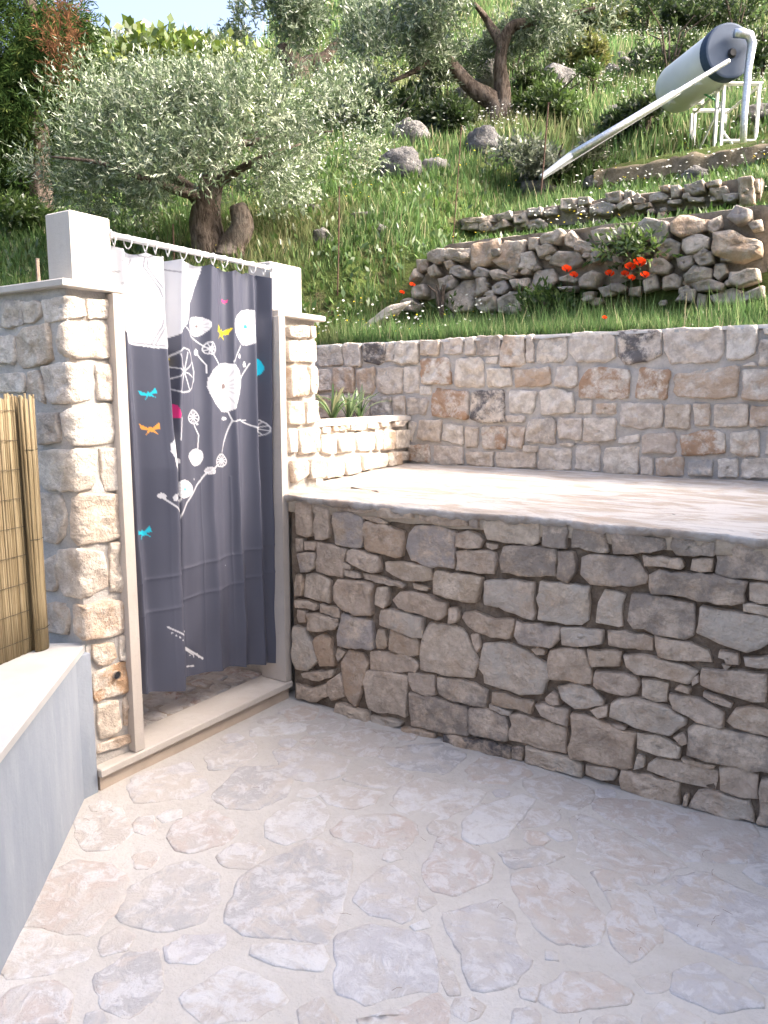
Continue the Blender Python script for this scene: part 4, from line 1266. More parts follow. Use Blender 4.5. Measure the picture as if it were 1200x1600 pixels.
# --- bench: rough stone front, slab on top
def wall_core(name, x0, x1, y0, y1, z0, z1, mat, parent=None, face='-y', amp=0.008, res=0.035):
    """a block whose visible face is an uneven mortar sheet"""
    m = MB(); m.box(x0, x1, y0, y1, z0, z1)
    m2 = MB()
    if face == '-y':
        na, nb = max(2, int((x1 - x0) / res)), max(2, int((z1 - z0) / res))
        f = lambda a, b: (x0 + (x1 - x0) * a, y0 - 0.006 + amp * mnoise.noise(Vector(((x0 + (x1 - x0) * a) * 8, (z0 + (z1 - z0) * b) * 8, 1.7))), z0 + (z1 - z0) * b)
    else:
        na, nb = max(2, int((y1 - y0) / res)), max(2, int((z1 - z0) / res))
        f = lambda a, b: (x1 + 0.006 + amp * mnoise.noise(Vector(((y0 + (y1 - y0) * a) * 8, (z0 + (z1 - z0) * b) * 8, 4.7))), y0 + (y1 - y0) * a, z0 + (z1 - z0) * b)
    b0 = len(m.v)
    for j in range(nb + 1):
        for i in range(na + 1): m.v.append(f(i / na, j / nb))
    for j in range(nb):
        for i in range(na):
            a = b0 + j * (na + 1) + i
            m.f.append((a, a + 1, a + na + 2, a + na + 1))
    return m.build(name, mat, parent, smooth=False)

bench = tag(empty('stone_bench', (-0.75, Y_B, 0)), 'rough dry stone bench wall with a pale flagstone top beside the shower step', 'stone bench')
wall_core('wall_core', -2.49, X_END, Y_B + 0.018, 4.80, 0.0, 1.02, M['mortar_dark'], bench, amp=0.014)
lay_stones('BENCH', bench, lambda s, t, n: (s, Y_B - n, t), M['old'], hgt=(0.006, 0.030), depth=0.045, rough=0.014, jit=0.005, cut=0.05, tilt=0.06, shrink=-0.03, seglen=0.03, wob=0.009,
           extra=courses(-0.235, 0.75, 0.0, 1.03, (0.1, 0.2), (0.15, 0.34), 5))
# top slab: uneven outline, chipped front edge
def bench_front(x):
    return Y_B - 0.042 + 0.018 * mnoise.noise(Vector((x * 3.5, 0, 0))) + 0.014 * abs(mnoise.noise(Vector((x * 12.0, 2, 0)))) + 0.010 * mnoise.noise(Vector((x * 31.0, 5, 0)))
def bench_left(y):
    if y < 3.26: return X_P + 0.012
    return -2.64 + (y - 3.25) * (-0.31 / 1.62) - 0.01
m = MB()
NX, NY = 300, 44
def bz(x, y):
    return BENCH_Z + 0.009 * mnoise.noise(Vector((x * 2.2, y * 4, 0))) + 0.005 * mnoise.noise(Vector((x * 7, y * 13, 4))) - 0.010 * max(0, 1 - (y - bench_front(x)) / 0.06)
for j in range(NY + 1):
    b = (j / NY) ** 1.5
    for i in range(NX + 1):
        x = -2.51 + (X_END + 2.51) * i / NX
        y0 = bench_front(x); y = y0 + (Y_W + 0.02 - y0) * b
        xl = bench_left(y)
        x2 = xl + (x + 2.51) / (X_END + 2.51) * (X_END - xl)
        m.v.append((x2, y, bz(x2, y)))
W1 = NX + 1
for j in range(NY):
    for i in range(NX):
        a = j * W1 + i
        m.f.append((a, a + 1, a + W1 + 1, a + W1))
b0 = len(m.v)
for r, (dy, fz) in enumerate(((-0.003, 0.25), (0.004, 0.7), (0.022, 1.0), (0.09, 1.02))):
    for i in range(W1):
        x, y, z = m.v[i]
        th = 0.036 + 0.016 * mnoise.noise(Vector((x * 4, 9, 0))) + 0.016 * mnoise.noise(Vector((x * 13, 9, 3))) + 0.008 * mnoise.noise(Vector((x * 40, 9, 6)))
        m.v.append((x, y + dy + 0.006 * mnoise.noise(Vector((x * 25, r * 3, 8))), z - th * fz))
for r in range(4):
    for i in range(NX):
        a = (i if r == 0 else b0 + (r - 1) * W1 + i); c = b0 + r * W1 + i
        m.f.append((a, c, c + 1, a + 1))
m.build('top_slab', M['bench_top'], bench, smooth=True)
# cement bed under the slab
m = MB()
for i in range(121):
    x = -2.49 + (X_END + 2.49) * i / 120
    for (y, z) in ((Y_B - 0.012 + 0.006 * mnoise.noise(Vector((x * 9, 1, 1))), 1.045), (Y_B - 0.008 + 0.006 * mnoise.noise(Vector((x * 11, 4, 1))), 0.99 + 0.018 * mnoise.noise(Vector((x * 8, 7, 1)))), (Y_B + 0.03, 0.985)):
        m.v.append((x, y, z))
for i in range(120):
    for k in range(2):
        a = i * 3 + k
        m.f.append((a, a + 1, a + 4, a + 3))
m.build('mortar_bed', M['mortar_warm'], bench, smooth=True)

# --- retaining wall behind the bench
rwall = tag(empty('retaining_wall', (-1.4, Y_W, 0.9)), 'pale split limestone retaining wall behind the bench, grass growing along its top', 'wall')
wall_core('wall_core', -3.95, X_END, Y_W + 0.008, Y_W + 0.30, 0.9, 1.945, M['mortar'], rwall, amp=0.008)
lay_stones('BACK', rwall, lambda s, t, n: (s, Y_W - n, t), M['fresh'], hgt=(0.008, 0.022), depth=0.03, rough=0.020, jit=0.005, cut=0.06, tilt=0.07, seglen=0.03, wob=0.006,
           extra=courses(-0.50, 0.55, 1.08, 1.93, (0.16, 0.2), (0.16, 0.34), 8))
m = MB()
for i in range(141):
    x = -3.95 + (X_END + 3.95) * i / 140
    q = lambda k: 0.008 * mnoise.noise(Vector((x * 6, k, 1)))
    for (y, z) in ((Y_W - 0.018 + q(1), 1.935 + q(2)), (Y_W - 0.014 + q(3), 1.956 + q(4)), (Y_W + 0.12, 1.965 + q(5)), (Y_W + 0.31, 1.96)):
        m.v.append((x, y, z))
for i in range(140):
    for k in range(3):
        a = i * 4 + k
        m.f.append((a, a + 4, a + 5, a + 1))
m.build('cement_coping', M['cement'], rwall, smooth=True)

# --- flower bed between shower and retaining wall
PA, PB = Vector((-2.64, 3.25)), Vector((-2.95, 4.87))
PD = (PB - PA).normalized(); PN = Vector((PD.y, -PD.x))
bed = tag(empty('flower_bed_wall', (PA.x, PA.y, BENCH_Z)), 'low split limestone wall of the small flower bed in the corner above the bench', 'bed wall')
m = MB()
o1, o2 = PA - PN * 0.012, PB - PN * 0.012
i1, i2 = o1 - PN * 0.16, o2 - PN * 0.16
m.prism([tuple(o1), tuple(o2), tuple(i2), tuple(i1)], 1.0, 1.405)
m.build('wall_core', M['mortar'], bed)
lay_stones('PLW', bed, lambda s, t, n: (PA.x + PD.x * s + PN.x * n, PA.y + PD.y * s + PN.y * n, t), M['fresh'], hgt=(0.008, 0.022), depth=0.03, flip=False, rough=0.016, jit=0.004, cut=0.08, seglen=0.035)
m = MB()
e = lambda p, a: (p.x + PN.x * a, p.y + PN.y * a)
for i in range(31):
    p = PA.lerp(PB, i / 30)
    q = 0.010 * mnoise.noise(Vector((p.y * 7, 0, 0)))
    for (a, z) in ((0.022 + q, 1.392 + q), (0.020 + q, 1.425 + q * 0.5), (-0.07, 1.43), (-0.18, 1.42 + q), (-0.185, 1.38)):
        m.v.append((*e(p, a), z))
for i in range(30):
    for k in range(4):
        a = i * 5 + k
        m.f.append((a, a + 5, a + 6, a + 1))
m.build('coping', M['cap'], bed, smooth=True)
m = MB()
for j in range(16):
    for i in range(10):
        y = 3.2 + 1.66 * j / 15; xr = PA.x + (y - PA.y) * PD.x / PD.y - 0.12
        x = -3.95 + (xr + 3.95) * i / 9
        m.v.append((x, y, 1.375 + 0.03 * mnoise.noise(Vector((x * 5, y * 5, 0)))))
for j in range(15):
    for i in range(9):
        a = j * 10 + i; m.f.append((a, a + 1, a + 11, a + 10))
tag(m.build('bed_soil', M['soil'], smooth=True), 'dark soil in the corner flower bed', kind='structure')

# --- shower: two stone pillars, step, jambs
lp = tag(empty('shower_pillar', (X_L, Y_L, 0)), 'broad limestone pillar at the left of the shower curtain, reaching to the reed screen', 'pillar')
def corner_map(s, t, n):
    r = 0.03
    a = 0.5 + 0.5 * max(-1.0, min(1.0, s / r))
    nx, ny = math.sin(a * math.pi / 2), -math.cos(a * math.pi / 2)
    return (X_L + min(s, 0) + nx * n, Y_L + max(s, 0) + ny * n, t)
m = MB(); m.box(-4.6, X_L - 0.012, Y_L + 0.012, Y_L + 0.19, 0.0, CAP_Z)
NS = 40
b0 = len(m.v)
svals = [-0.7 + 0.91 * i / NS for i in range(NS + 1)]
for j in range(61):
    z = 0.09 + (CAP_Z - 0.09) * j / 60
    for s in svals:
        m.v.append(corner_map(s, z, 0.000 + 0.006 * mnoise.noise(Vector((s * 9, z * 9, 2)))))
for j in range(60):
    for i in range(NS):
        a = b0 + j * (NS + 1) + i
        m.f.append((a, a + 1, a + NS + 2, a + NS + 1))
m.build('pillar_core', M['mortar'], lp)
weep = (1.905 - Y_L, 0.446)
lay_stones('LPIL', lp, corner_map, M['fresh'], hgt=(0.007, 0.012), depth=0.03, rough=0.014, seglen=0.028, jit=0.004, cut=0.05, tilt=0.03, shrink=-0.05)
m = MB()   # drain hole: a short clay pipe end, a black disc painted for its inner shade
px = X_L + 0.018
m.tube([(px - 0.06, Y_L + weep[0], weep[1]), (px, Y_L + weep[0], weep[1])], 0.0185, 16, caps=False)
m.tube([(px - 0.06, Y_L + weep[0], weep[1]), (px - 0.0005, Y_L + weep[0], weep[1])], 0.0145, 16, caps=False)
dh = m.build('drain_pipe', M['riser'], lp, smooth=True)
m = MB(); m.tube([(px - 0.004, Y_L + weep[0], weep[1]), (px - 0.002, Y_L + weep[0], weep[1])], 0.0148, 16); m.build('bore_shade_disc', M['black'], dh)
m = MB()   # cap slab, L-shaped over pillar and side wall
m.prism([(-2.50, 1.745), (-2.50, 2.005), (-4.6, 2.005), (-4.6, 1.745)], CAP_Z, CAP_Z + 0.028, 0.004)
m.build('cap', M['cap'], lp)
m = MB(); m.box(-2.675, -2.535, 1.812, 1.985, CAP_Z + 0.029, 2.222, 0.005)
m.build('post_block', M['cap'], lp)
m = MB(); m.box(-2.66, -2.497, 1.955, 2.002, 0.102, CAP_Z - 0.002, 0.003)
m.build('jamb', M['jamb'], lp)

rp = tag(empty('shower_pillar', (X_P, 3.1, 0)), 'narrow limestone pillar at the right of the shower curtain, beside the bench', 'pillar')
m = MB(); m.box(-2.85, X_P - 0.012, 2.965, 3.262, 0.0, CAP_Z); m.build('pillar_core', M['mortar'], rp)
lay_stones('RPIL', rp, lambda s, t, n: (X_P + n, s, t), M['fresh'], hgt=(0.008, 0.02), depth=0.026, rough=0.015, jit=0.004, cut=0.08, seglen=0.035)
m = MB(); m.box(-2.88, -2.515, 2.925, 3.30, CAP_Z, CAP_Z + 0.028, 0.004); m.build('cap', M['cap'], rp)
m = MB(); m.box(-2.69, -2.55, 2.912, 3.145, CAP_Z + 0.029, 2.20, 0.005); m.build('post_block', M['cap'], rp)
m = MB(); m.box(-2.66, -2.497, 2.906, 2.950, 0.102, CAP_Z - 0.002, 0.003); m.build('jamb', M['jamb'], rp)

stp = tag(empty('shower_step', (-2.5, 2.35, 0)), 'low cream stone step in front of the shower curtain', 'step')
m = MB(); m.box(-2.75, -2.512, 1.79, 2.945, 0.0, 0.066); m.build('riser', M['riser'], stp)
m = MB(); m.box(-2.68, -2.488, 1.782, 2.948, 0.067, 0.1, 0.004); m.build('tread', M['cap'], stp)
sf = MB(); sf.box(-3.85, -2.682, 1.97, 2.96, 0.0, 0.092)
sfo = tag(sf.build('shower_floor', M['bench_top']), 'shower tray floor paved with small brownish stones', kind='structure')
rs = random.Random(12)
for gx in range(9):
    for gy in range(9):
        x = -3.78 + gx * 0.122 + rs.uniform(-0.01, 0.01); y = 2.0 + gy * 0.106 + rs.uniform(-0.008, 0.008)
        w, l = rs.uniform(0.104, 0.118), rs.uniform(0.092, 0.104)
        poly = [(x + rs.uniform(0, 0.012), y + rs.uniform(0, 0.012)), (x + w, y + rs.uniform(0, 0.01)), (x + w - rs.uniform(0, 0.012), y + l), (x, y + l - rs.uniform(0, 0.012))]
        V, F = stone_verts(poly, 0.004, 0.004, lambda s, t, n: (s, t, 0.092 + n), gx * 9 + gy, rough=0.002, jit=0.002, tilt=0.005, rings=[(1.0, -1, 0), (0.97, 0.8, 0.4), (0.5, 1, 1)])
        o = mesh_obj('tile', V, F, M['flag'], sfo, smooth=True)
        o.color = rs.choice([(0.40, 0.27, 0.22, 0.9), (0.55, 0.48, 0.43, 0.9), (0.45, 0.33, 0.28, 0.8), (0.42, 0.37, 0.34, 0.7)])
sw = tag(empty('shower_enclosure', (-3.9, 2.4, 0)), 'plain rendered wall enclosing the shower behind the curtain', 'wall')
m = MB(); m.box(-4.05, -3.88, 1.97, 3.26, 0.0, 1.9); m.build('back_wall', M['mortar_warm'], sw)
m = MB(); m.box(-3.878, -2.852, 2.967, 3.26, 0.0, 1.9); m.build('side_wall', M['mortar_warm'], sw)

# --- low blue-grey planter wall at the left
G0, G1 = Vector((-2.513, 1.716)), Vector((-1.901, 1.01))
GD = (G1 - G0).normalized(); GN = Vector((GD.y, -GD.x))
if GN.x > 0 and GN.y > 0: pass
GN = Vector((-GD.y, GD.x)) if (Vector((-GD.y, GD.x)).dot(Vector((1, 1))) > 0) else Vector((GD.y, -GD.x))
lw = tag(empty('planter_wall', (G0.x, G0.y, 0)), 'low planter wall of smooth blue grey plaster at the left, white stone ledge on top', 'planter wall')
q = G0 - GD * 0.06
far = q + GD * 1.02
LZ = 0.575
m = MB(); m.prism([tuple(q), tuple(far), tuple(far - GN * 0.34), tuple(q - GN * 0.34)], -0.01, LZ - 0.001)
# return at the pillar (rendered strip beside the step)
m.build('plaster_wall', M['plaster'], lw)
m = MB(); m.box(-2.64, -2.512, 1.690, 1.779, -0.01, LZ + 0.002); m.build('plaster_return', M['plaster'], lw)
m = MB()
q2 = G0 - GD * 0.10 + GN * 0.018; f2 = q2 + GD * 1.10
m.prism([tuple(q2), tuple(f2), tuple(f2 - GN * 0.40), tuple(q2 - GN * 0.30)], LZ, LZ + 0.032, 0.004)
m.build('ledge', M['ledge'], lw)

# --- reed screen standing on the ledge
rsn = tag(empty('reed_screen', (-2.6, 1.6, LZ + 0.032)), 'rolled dry reed screen standing on the white ledge against the stone pillar', 'reed screen')
r0 = Vector((-2.638, 1.665)); r1 = Vector((-2.543, 1.345))
rdir = (r1 - r0).normalized(); rn = Vector((-rdir.y, rdir.x))
if rn.dot(Vector((1, 1))) < 0: rn = -rn
m = MB()
zz = [0, 0.2, 0.45, 0.7, 0.95]
m.tube([(0.0006 * math.sin(k * 3), 0.0006 * math.cos(k * 2), z) for k, z in enumerate(zz)], [0.0052, 0.0050, 0.0052, 0.0049, 0.0047], 6)
reed0 = m.build('reed', M['reed'], None, smooth=True, loc=(0, 0, 0))
TOPZ = 0.955
reeds = []
def put_reed(x, y, z, rot, first=[True]):
    o = reed0 if first[0] else reed0.copy()
    if not first[0]: link(o)
    first[0] = False
    o.location = Vector((x, y, z)) - Vector(rsn.location)
    o.rotation_euler = (rs.uniform(-0.006, 0.006), rs.uniform(-0.006, 0.006), rot)
    sc = rs.uniform(0.85, 1.15); o.scale = (sc, sc, rs.uniform(0.985, 1.01))
    o.parent = rsn
for layer in range(2):
    for k in range(62):
        p = r0 + rdir * (0.0085 * k + rs.uniform(-0.002, 0.002)) - rn * (0.012 + 0.008 * layer + rs.uniform(0, 0.003))
        put_reed(p.x, p.y, LZ + 0.034, rs.uniform(0, 6))
for k in range(10):      # the overlapping edge strip in front
    a = k / 9.0
    p = r0 - rdir * 0.012 + rdir * (0.06 * a) + rn * (0.012 + 0.012 * math.sin(a * math.pi))
    put_reed(p.x, p.y, LZ + 0.034, rs.uniform(0, 6))
for k in range(9):
    z = LZ + 0.09 + 0.105 * k
    p0 = r0 + rdir * 0.05 - rn * 0.005; p1 = r0 + rdir * 0.53 - rn * 0.005
    m = MB(); m.tube([(*p0, z), (*(p0.lerp(p1, 0.5)), z + 0.003), (*p1, z)], 0.0011, 5); m.build('wire', M['wire'], rsn)
for z in (LZ + 0.12, LZ + 0.46, LZ + 0.79):
    p0 = r0 - rdir * 0.018 + rn * 0.020; p1 = r0 + rdir * 0.055 + rn * 0.024; pm = p0.lerp(p1, 0.5) + rn * 0.009
    m = MB(); m.tube([(*p0, z), (*pm, z - 0.002), (*p1, z)], 0.0015, 5); m.build('wire', M['wire'], rsn)

# --- curtain rod, rings, curtain
ROD_X, ROD_Z = -2.545, 2.165
rod = tag(empty('curtain_rod', (ROD_X, 2.4, ROD_Z)), 'thin white curtain rod spanning the two stone post blocks', 'curtain rod')
m = MB(); m.tube([(ROD_X, 1.984, ROD_Z), (ROD_X, 2.5, ROD_Z)], 0.0125, 14); m.build('outer_tube', M['white_metal'], rod, smooth=True)
m = MB(); m.tube([(ROD_X, 2.498, ROD_Z), (ROD_X, 2.913, ROD_Z)], 0.0105, 14); m.build('inner_tube', M['white_metal'], rod, smooth=True)
for y in (1.989, 2.908):
    m = MB(); m.tube([(ROD_X, y - 0.004, ROD_Z), (ROD_X, y + 0.003, ROD_Z)], 0.02, 14); m.build('end_flange', M['white_metal'], rod)
RING_Y = [2.010, 2.075, 2.16, 2.21, 2.275, 2.36, 2.445, 2.53, 2.60, 2.70, 2.785, 2.86]
RING_WORDS = ['first', 'second', 'third', 'fourth', 'fifth', 'sixth', 'seventh', 'eighth', 'ninth', 'tenth', 'eleventh', 'last']
m = MB()
m.tube([(0.016 * math.sin(a), 0.003 * math.sin(2 * a), -0.010 + 0.025 * math.cos(a)) for a in [2 * math.pi * k / 18 for k in range(19)]], 0.0026, 6, caps=False)
ring0 = m.build('curtain_ring', M['plastic'], None, smooth=True, loc=(0, 0, 0))
for k, y in enumerate(RING_Y):
    o = ring0 if k == 0 else link(ring0.copy())
    o.location = (ROD_X, y, ROD_Z - 0.003)
    o.rotation_euler = (0, 0, rs.uniform(-0.5, 0.5))
    tag(o, 'white plastic curtain ring, %s from the left on the rod' % RING_WORDS[k], 'curtain ring', 'rings on the curtain rod')

CY0, CY1 = 1.992, 2.912
FOLD = 2.258
NC, NR = 330, 430
tt = np.linspace(0, 1, NC)
# columns are packed along the cloth; around FOLD the cloth overlaps
yy = CY0 + (CY1 - CY0) * tt
hem = np.interp(yy, [1.99, 2.25, 2.262, 2.30, 2.59, 2.92], [0.33, 0.27, 0.30, 0.305, 0.262, 0.19])
top = ROD_Z - 0.034 - 0.012 * np.abs(np.sin((yy - 2.01) * math.pi / 0.085))
rows = np.linspace(0, 1, NR)
Yg = np.repeat(yy[None, :], NR, 0); Zg = top[None, :] + (hem - top)[None, :] * rows[:, None]
dn = rows[:, None]                                  # 0 top, 1 hem
def pleat(y, c, w, a):                              # a soft ridge
    return a * np.exp(-((y - c) / w) ** 2)
sway = 0.006 * np.sin(Zg * 3.1 + 0.7)
Xo = np.zeros_like(Yg)
Xo += (1 - dn) ** 1.6 * 0.017 * np.sin((Yg - 2.01) / 0.0855 * 2 * math.pi * 0.5 + 0.4)
ridges = [(2.035, 0.016, 0.034, 0.5), (2.105, 0.030, -0.020, 0.0), (2.235, 0.020, 0.020, -0.2), (2.305, 0.018, -0.028, 0.3), (2.335, 0.016, 0.034, -0.9),
          (2.43, 0.030, -0.022, -0.2), (2.515, 0.022, 0.032, -0.35), (2.60, 0.030, -0.018, 0.1), (2.665, 0.018, 0.030, 0.1), (2.735, 0.032, -0.022, 0.0), (2.80, 0.020, 0.028, 0.15), (2.855, 0.020, -0.022, 0.2), (2.895, 0.016, 0.02, 0.2)]
for c, w, a, drift in ridges:
    cc = c + 0.03 * drift * dn + sway
    amp = 1.35 * a * (0.75 + 0.35 * np.sin(dn * 2.6 + c * 9)) * (1 - 0.25 * dn)
    Xo += amp * np.exp(-np.abs((Yg - cc) / (w * (1 + 0.5 * dn))) ** 1.6)
# the left panel hangs in front of the rest below the top third
front = np.clip((dn - 0.12) / 0.35, 0, 1)
Xo += front * 0.055 / (1 + np.exp((Yg - FOLD) / 0.0018)) * np.clip((Yg - 2.0) / 0.2, 0.1, 1)
Xo += 0.004 * np.sin(Zg * 9 + Yg * 13) * dn + 0.003 * np.sin(Zg * 21 - Yg * 17) * dn
# ironing creases of the new cloth
for zc in (0.66, 0.80):
    Xo += 0.004 * np.exp(-np.abs((Zg - zc - 0.03 * (Yg - 2.3)) / 0.006))
for yc in (2.445, 2.63):
    Xo += 0.003 * np.exp(-np.abs((Yg - yc) / 0.004)) * (dn > 0.5)
CX = -2.572 + Xo
V = np.stack([CX, Yg, Zg], -1).reshape(-1, 3)
# print of the cloth, in the plane of the hanging curtain
cols = np.tile(np.array([0.082, 0.087, 0.120]), (NR * NC, 1))
INK = {'w': (0.60, 0.605, 0.635), 's': (0.24, 0.24, 0.27), 'k': (0.16, 0.12, 0.12), 'c': (0.02, 0.50, 0.66), 'y': (0.72, 0.58, 0.03), 'm': (0.75, 0.04, 0.22), 'o': (0.72, 0.33, 0.07)}
PY, PZ = Yg.ravel(), Zg.ravel()
def in_poly(px, pz, pts):
    inside = np.zeros(len(px), bool); n = len(pts)
    for i in range(n):
        x1, z1 = pts[i]; x2, z2 = pts[(i + 1) % n]
        if z1 == z2: continue
        cnd = ((z1 > pz) != (z2 > pz)) & (px < (x2 - x1) * (pz - z1) / (z2 - z1) + x1)
        inside ^= cnd
    return inside
for l in PRINT_DATA.strip().split('\n'):
    hd, rest = l.split(':')
    pts = np.array([[int(q) / 1000.0 for q in p.split(',')] for p in rest.split()])
    ink = np.array(INK[hd[1]])
    wd = 0.0
    if hd[0] == 'l': wd = max(0.0019, float(hd[2:]) * 0.00035 + 0.0006)
    sel = np.where((PY > pts[:, 0].min() - 0.01) & (PY < pts[:, 0].max() + 0.01) & (PZ > pts[:, 1].min() - 0.01) & (PZ < pts[:, 1].max() + 0.01))[0]
    if len(sel) == 0: continue
    x, z = PY[sel], PZ[sel]
    if hd[0] == 'p':
        a = in_poly(x, z, pts).astype(float)
    else:
        dmin = np.full(len(x), 1e9)
        for i in range(len(pts) - 1):
            ax, az = pts[i]; bx, bz2 = pts[i + 1]
            L2 = (bx - ax) ** 2 + (bz2 - az) ** 2 + 1e-12
            t = np.clip(((x - ax) * (bx - ax) + (z - az) * (bz2 - az)) / L2, 0, 1)
            dmin = np.minimum(dmin, np.hypot(x - ax - t * (bx - ax), z - az - t * (bz2 - az)))
        a = np.clip((wd + 0.0012 - dmin) / 0.0016, 0, 1)
        if hd[1] == 's' and float(hd[2:]) < 2: a *= 0.45
    cols[sel] = cols[sel] * (1 - a[:, None]) + ink * a[:, None]
ii = np.arange(NR * NC).reshape(NR, NC)
F = np.stack([ii[:-1, :-1], ii[1:, :-1], ii[1:, 1:], ii[:-1, 1:]], -1).reshape(-1, 4)
cur = big_mesh('shower_curtain', V, F, M['curtain'], cols=cols, smooth=True, loc=(-2.55, 2.45, 0.2))
tag(cur, 'dark grey shower curtain printed with white flowers, stems and small coloured butterflies', 'curtain')

# ------------------------------------------------------------------ hillside
def sstep(x, a, b):
    t = np.clip((x - a) / (b - a), 0, 1)
    return t * t * (3 - 2 * t)

def vnoise(x, y, s, seed=0.0):
    """cheap smooth value noise on arrays"""
    x = np.asarray(x) / s + seed * 17.3; y = np.asarray(y) / s + seed * 9.1
    xi, yi = np.floor(x), np.floor(y)
    fx, fy = x - xi, y - yi
    fx = fx * fx * (3 - 2 * fx); fy = fy * fy * (3 - 2 * fy)
    h = lambda a, b: np.modf(np.abs(np.sin(a * 127.1 + b * 311.7) * 43758.5453))[0]
    return (h(xi, yi) * (1 - fx) + h(xi + 1, yi) * fx) * (1 - fy) + (h(xi, yi + 1) * (1 - fx) + h(xi + 1, yi + 1) * fx) * fy - 0.5

def terrain(x, y):
    x = np.asarray(x, float); y = np.asarray(y, float)
    k = -x - 2.4
    side = 0.25 * (0.5 * (k + np.sqrt(k * k + 0.3)))
    plane = 1.86 + 0.52 * (y - 4.85) + side
    ter = np.interp(y, [4.85, 5.92, 6.12, 6.3, 7.22, 7.42, 7.6, 8.6, 8.75, 9.0, 9.9, 11.0], [1.93, 2.08, 2.62, 2.80, 3.05, 3.25, 3.32, 3.75, 4.02, 4.15, 4.30, 4.95])
    w = sstep(x, -4.3, -3.5) * (1 - sstep(y, 9.9, 11.2))
    near = sstep(y, 4.9, 6.2)
    z = plane * (1 - w) + ter * w
    far = sstep(y - 0.6 * x, 8, 22)
    z = z + (0.10 * vnoise(x, y, 1.1, 1) + 0.05 * vnoise(x, y, 0.4, 2)) * (0.25 + 0.75 * near) * (1 - 0.6 * w) + far * (1.2 * vnoise(x, y, 7.0, 3) + 0.5 * vnoise(x, y, 3.0, 4))
    # foot of the retaining wall: stay level with its top
    lip = np.maximum(sstep(y, 5.6, 4.9) * sstep(x, -4.2, -3.6), sstep(y, 5.9, 5.15) * sstep(x, -4.75, -4.1))
    return np.where(y > 4.0, z * (1 - lip) + 1.935 * lip, np.minimum(z, 1.85))

def hole(x, y):
    return ((x > -4.0) & (y < 5.12) & (y > -30)) | ((x > -4.7) & (y < 1.99)) | ((x > 1.2) & (y < 5.12)) | (y < -2.0 + 0 * x)

def hit(u, v, dmin=5.0, dmax=90.0):
    """where the line of sight through (u, v) meets the hillside"""
    r = ray(u, v)
    d = np.linspace(dmin, dmax, 3400)
    t = d / r[3]
    X, Y, Z = r[0] * t, r[1] * t, CAM_H + r[2] * t
    ok = np.where((Z <= terrain(X, Y)) & (Y > 5.0))[0]
    i = ok[0] if len(ok) else 1200
    return Vector((X[i], Y[i], float(terrain(X[i], Y[i]))))

def dist_of(p): return p[0] * FWD[0] + p[1] * FWD[1]

gx = np.concatenate([np.linspace(-130, -30, 26)[:-1], np.linspace(-30, -8, 56)[:-1], np.linspace(-8, 2, 101)[:-1], np.linspace(2, 40, 39)])
gy = np.concatenate([np.linspace(-8, 4.8, 33)[:-1], np.linspace(4.8, 14, 116)[:-1], np.linspace(14, 40, 66)[:-1], np.linspace(40, 130, 24)])
GX, GY = np.meshgrid(gx, gy)
GZ = terrain(GX, GY)
# the ridge: the slope eases off in the distance
dd = GX * FWD[0] + GY * FWD[1]
ll = (GX * RGT[0] + GY * RGT[1]) / np.maximum(dd, 1.0)
crest = np.interp(ll, [-0.6, -0.14, 0.0, 0.4], [22.0, 22.0, 42.0, 70.0])
GZ = np.where(dd > crest, GZ - 0.62 * (dd - crest), GZ)
V = np.stack([GX, GY, GZ], -1).reshape(-1, 3)
ii = np.arange(len(gx) * len(gy)).reshape(len(gy), len(gx))
F = np.stack([ii[:-1, :-1], ii[:-1, 1:], ii[1:, 1:], ii[1:, :-1]], -1).reshape(-1, 4)
cxm = V[F].mean(1)
F = F[~hole(cxm[:, 0], cxm[:, 1])]
hill = tag(big_mesh('hillside', V, F, M['hill'], smooth=True), 'steep green olive grove hillside rising behind the wall', kind='structure')
# the level ground outside the patio, round the added building
m = MB(); m.box(-60, 60, -60, -3.19, -0.3, -0.03); m.box(2.19, 60, -3.19, 5.2, -0.3, -0.032)
tag(m.build('ground', M['hill']), 'level ground beyond the patio', kind='structure')

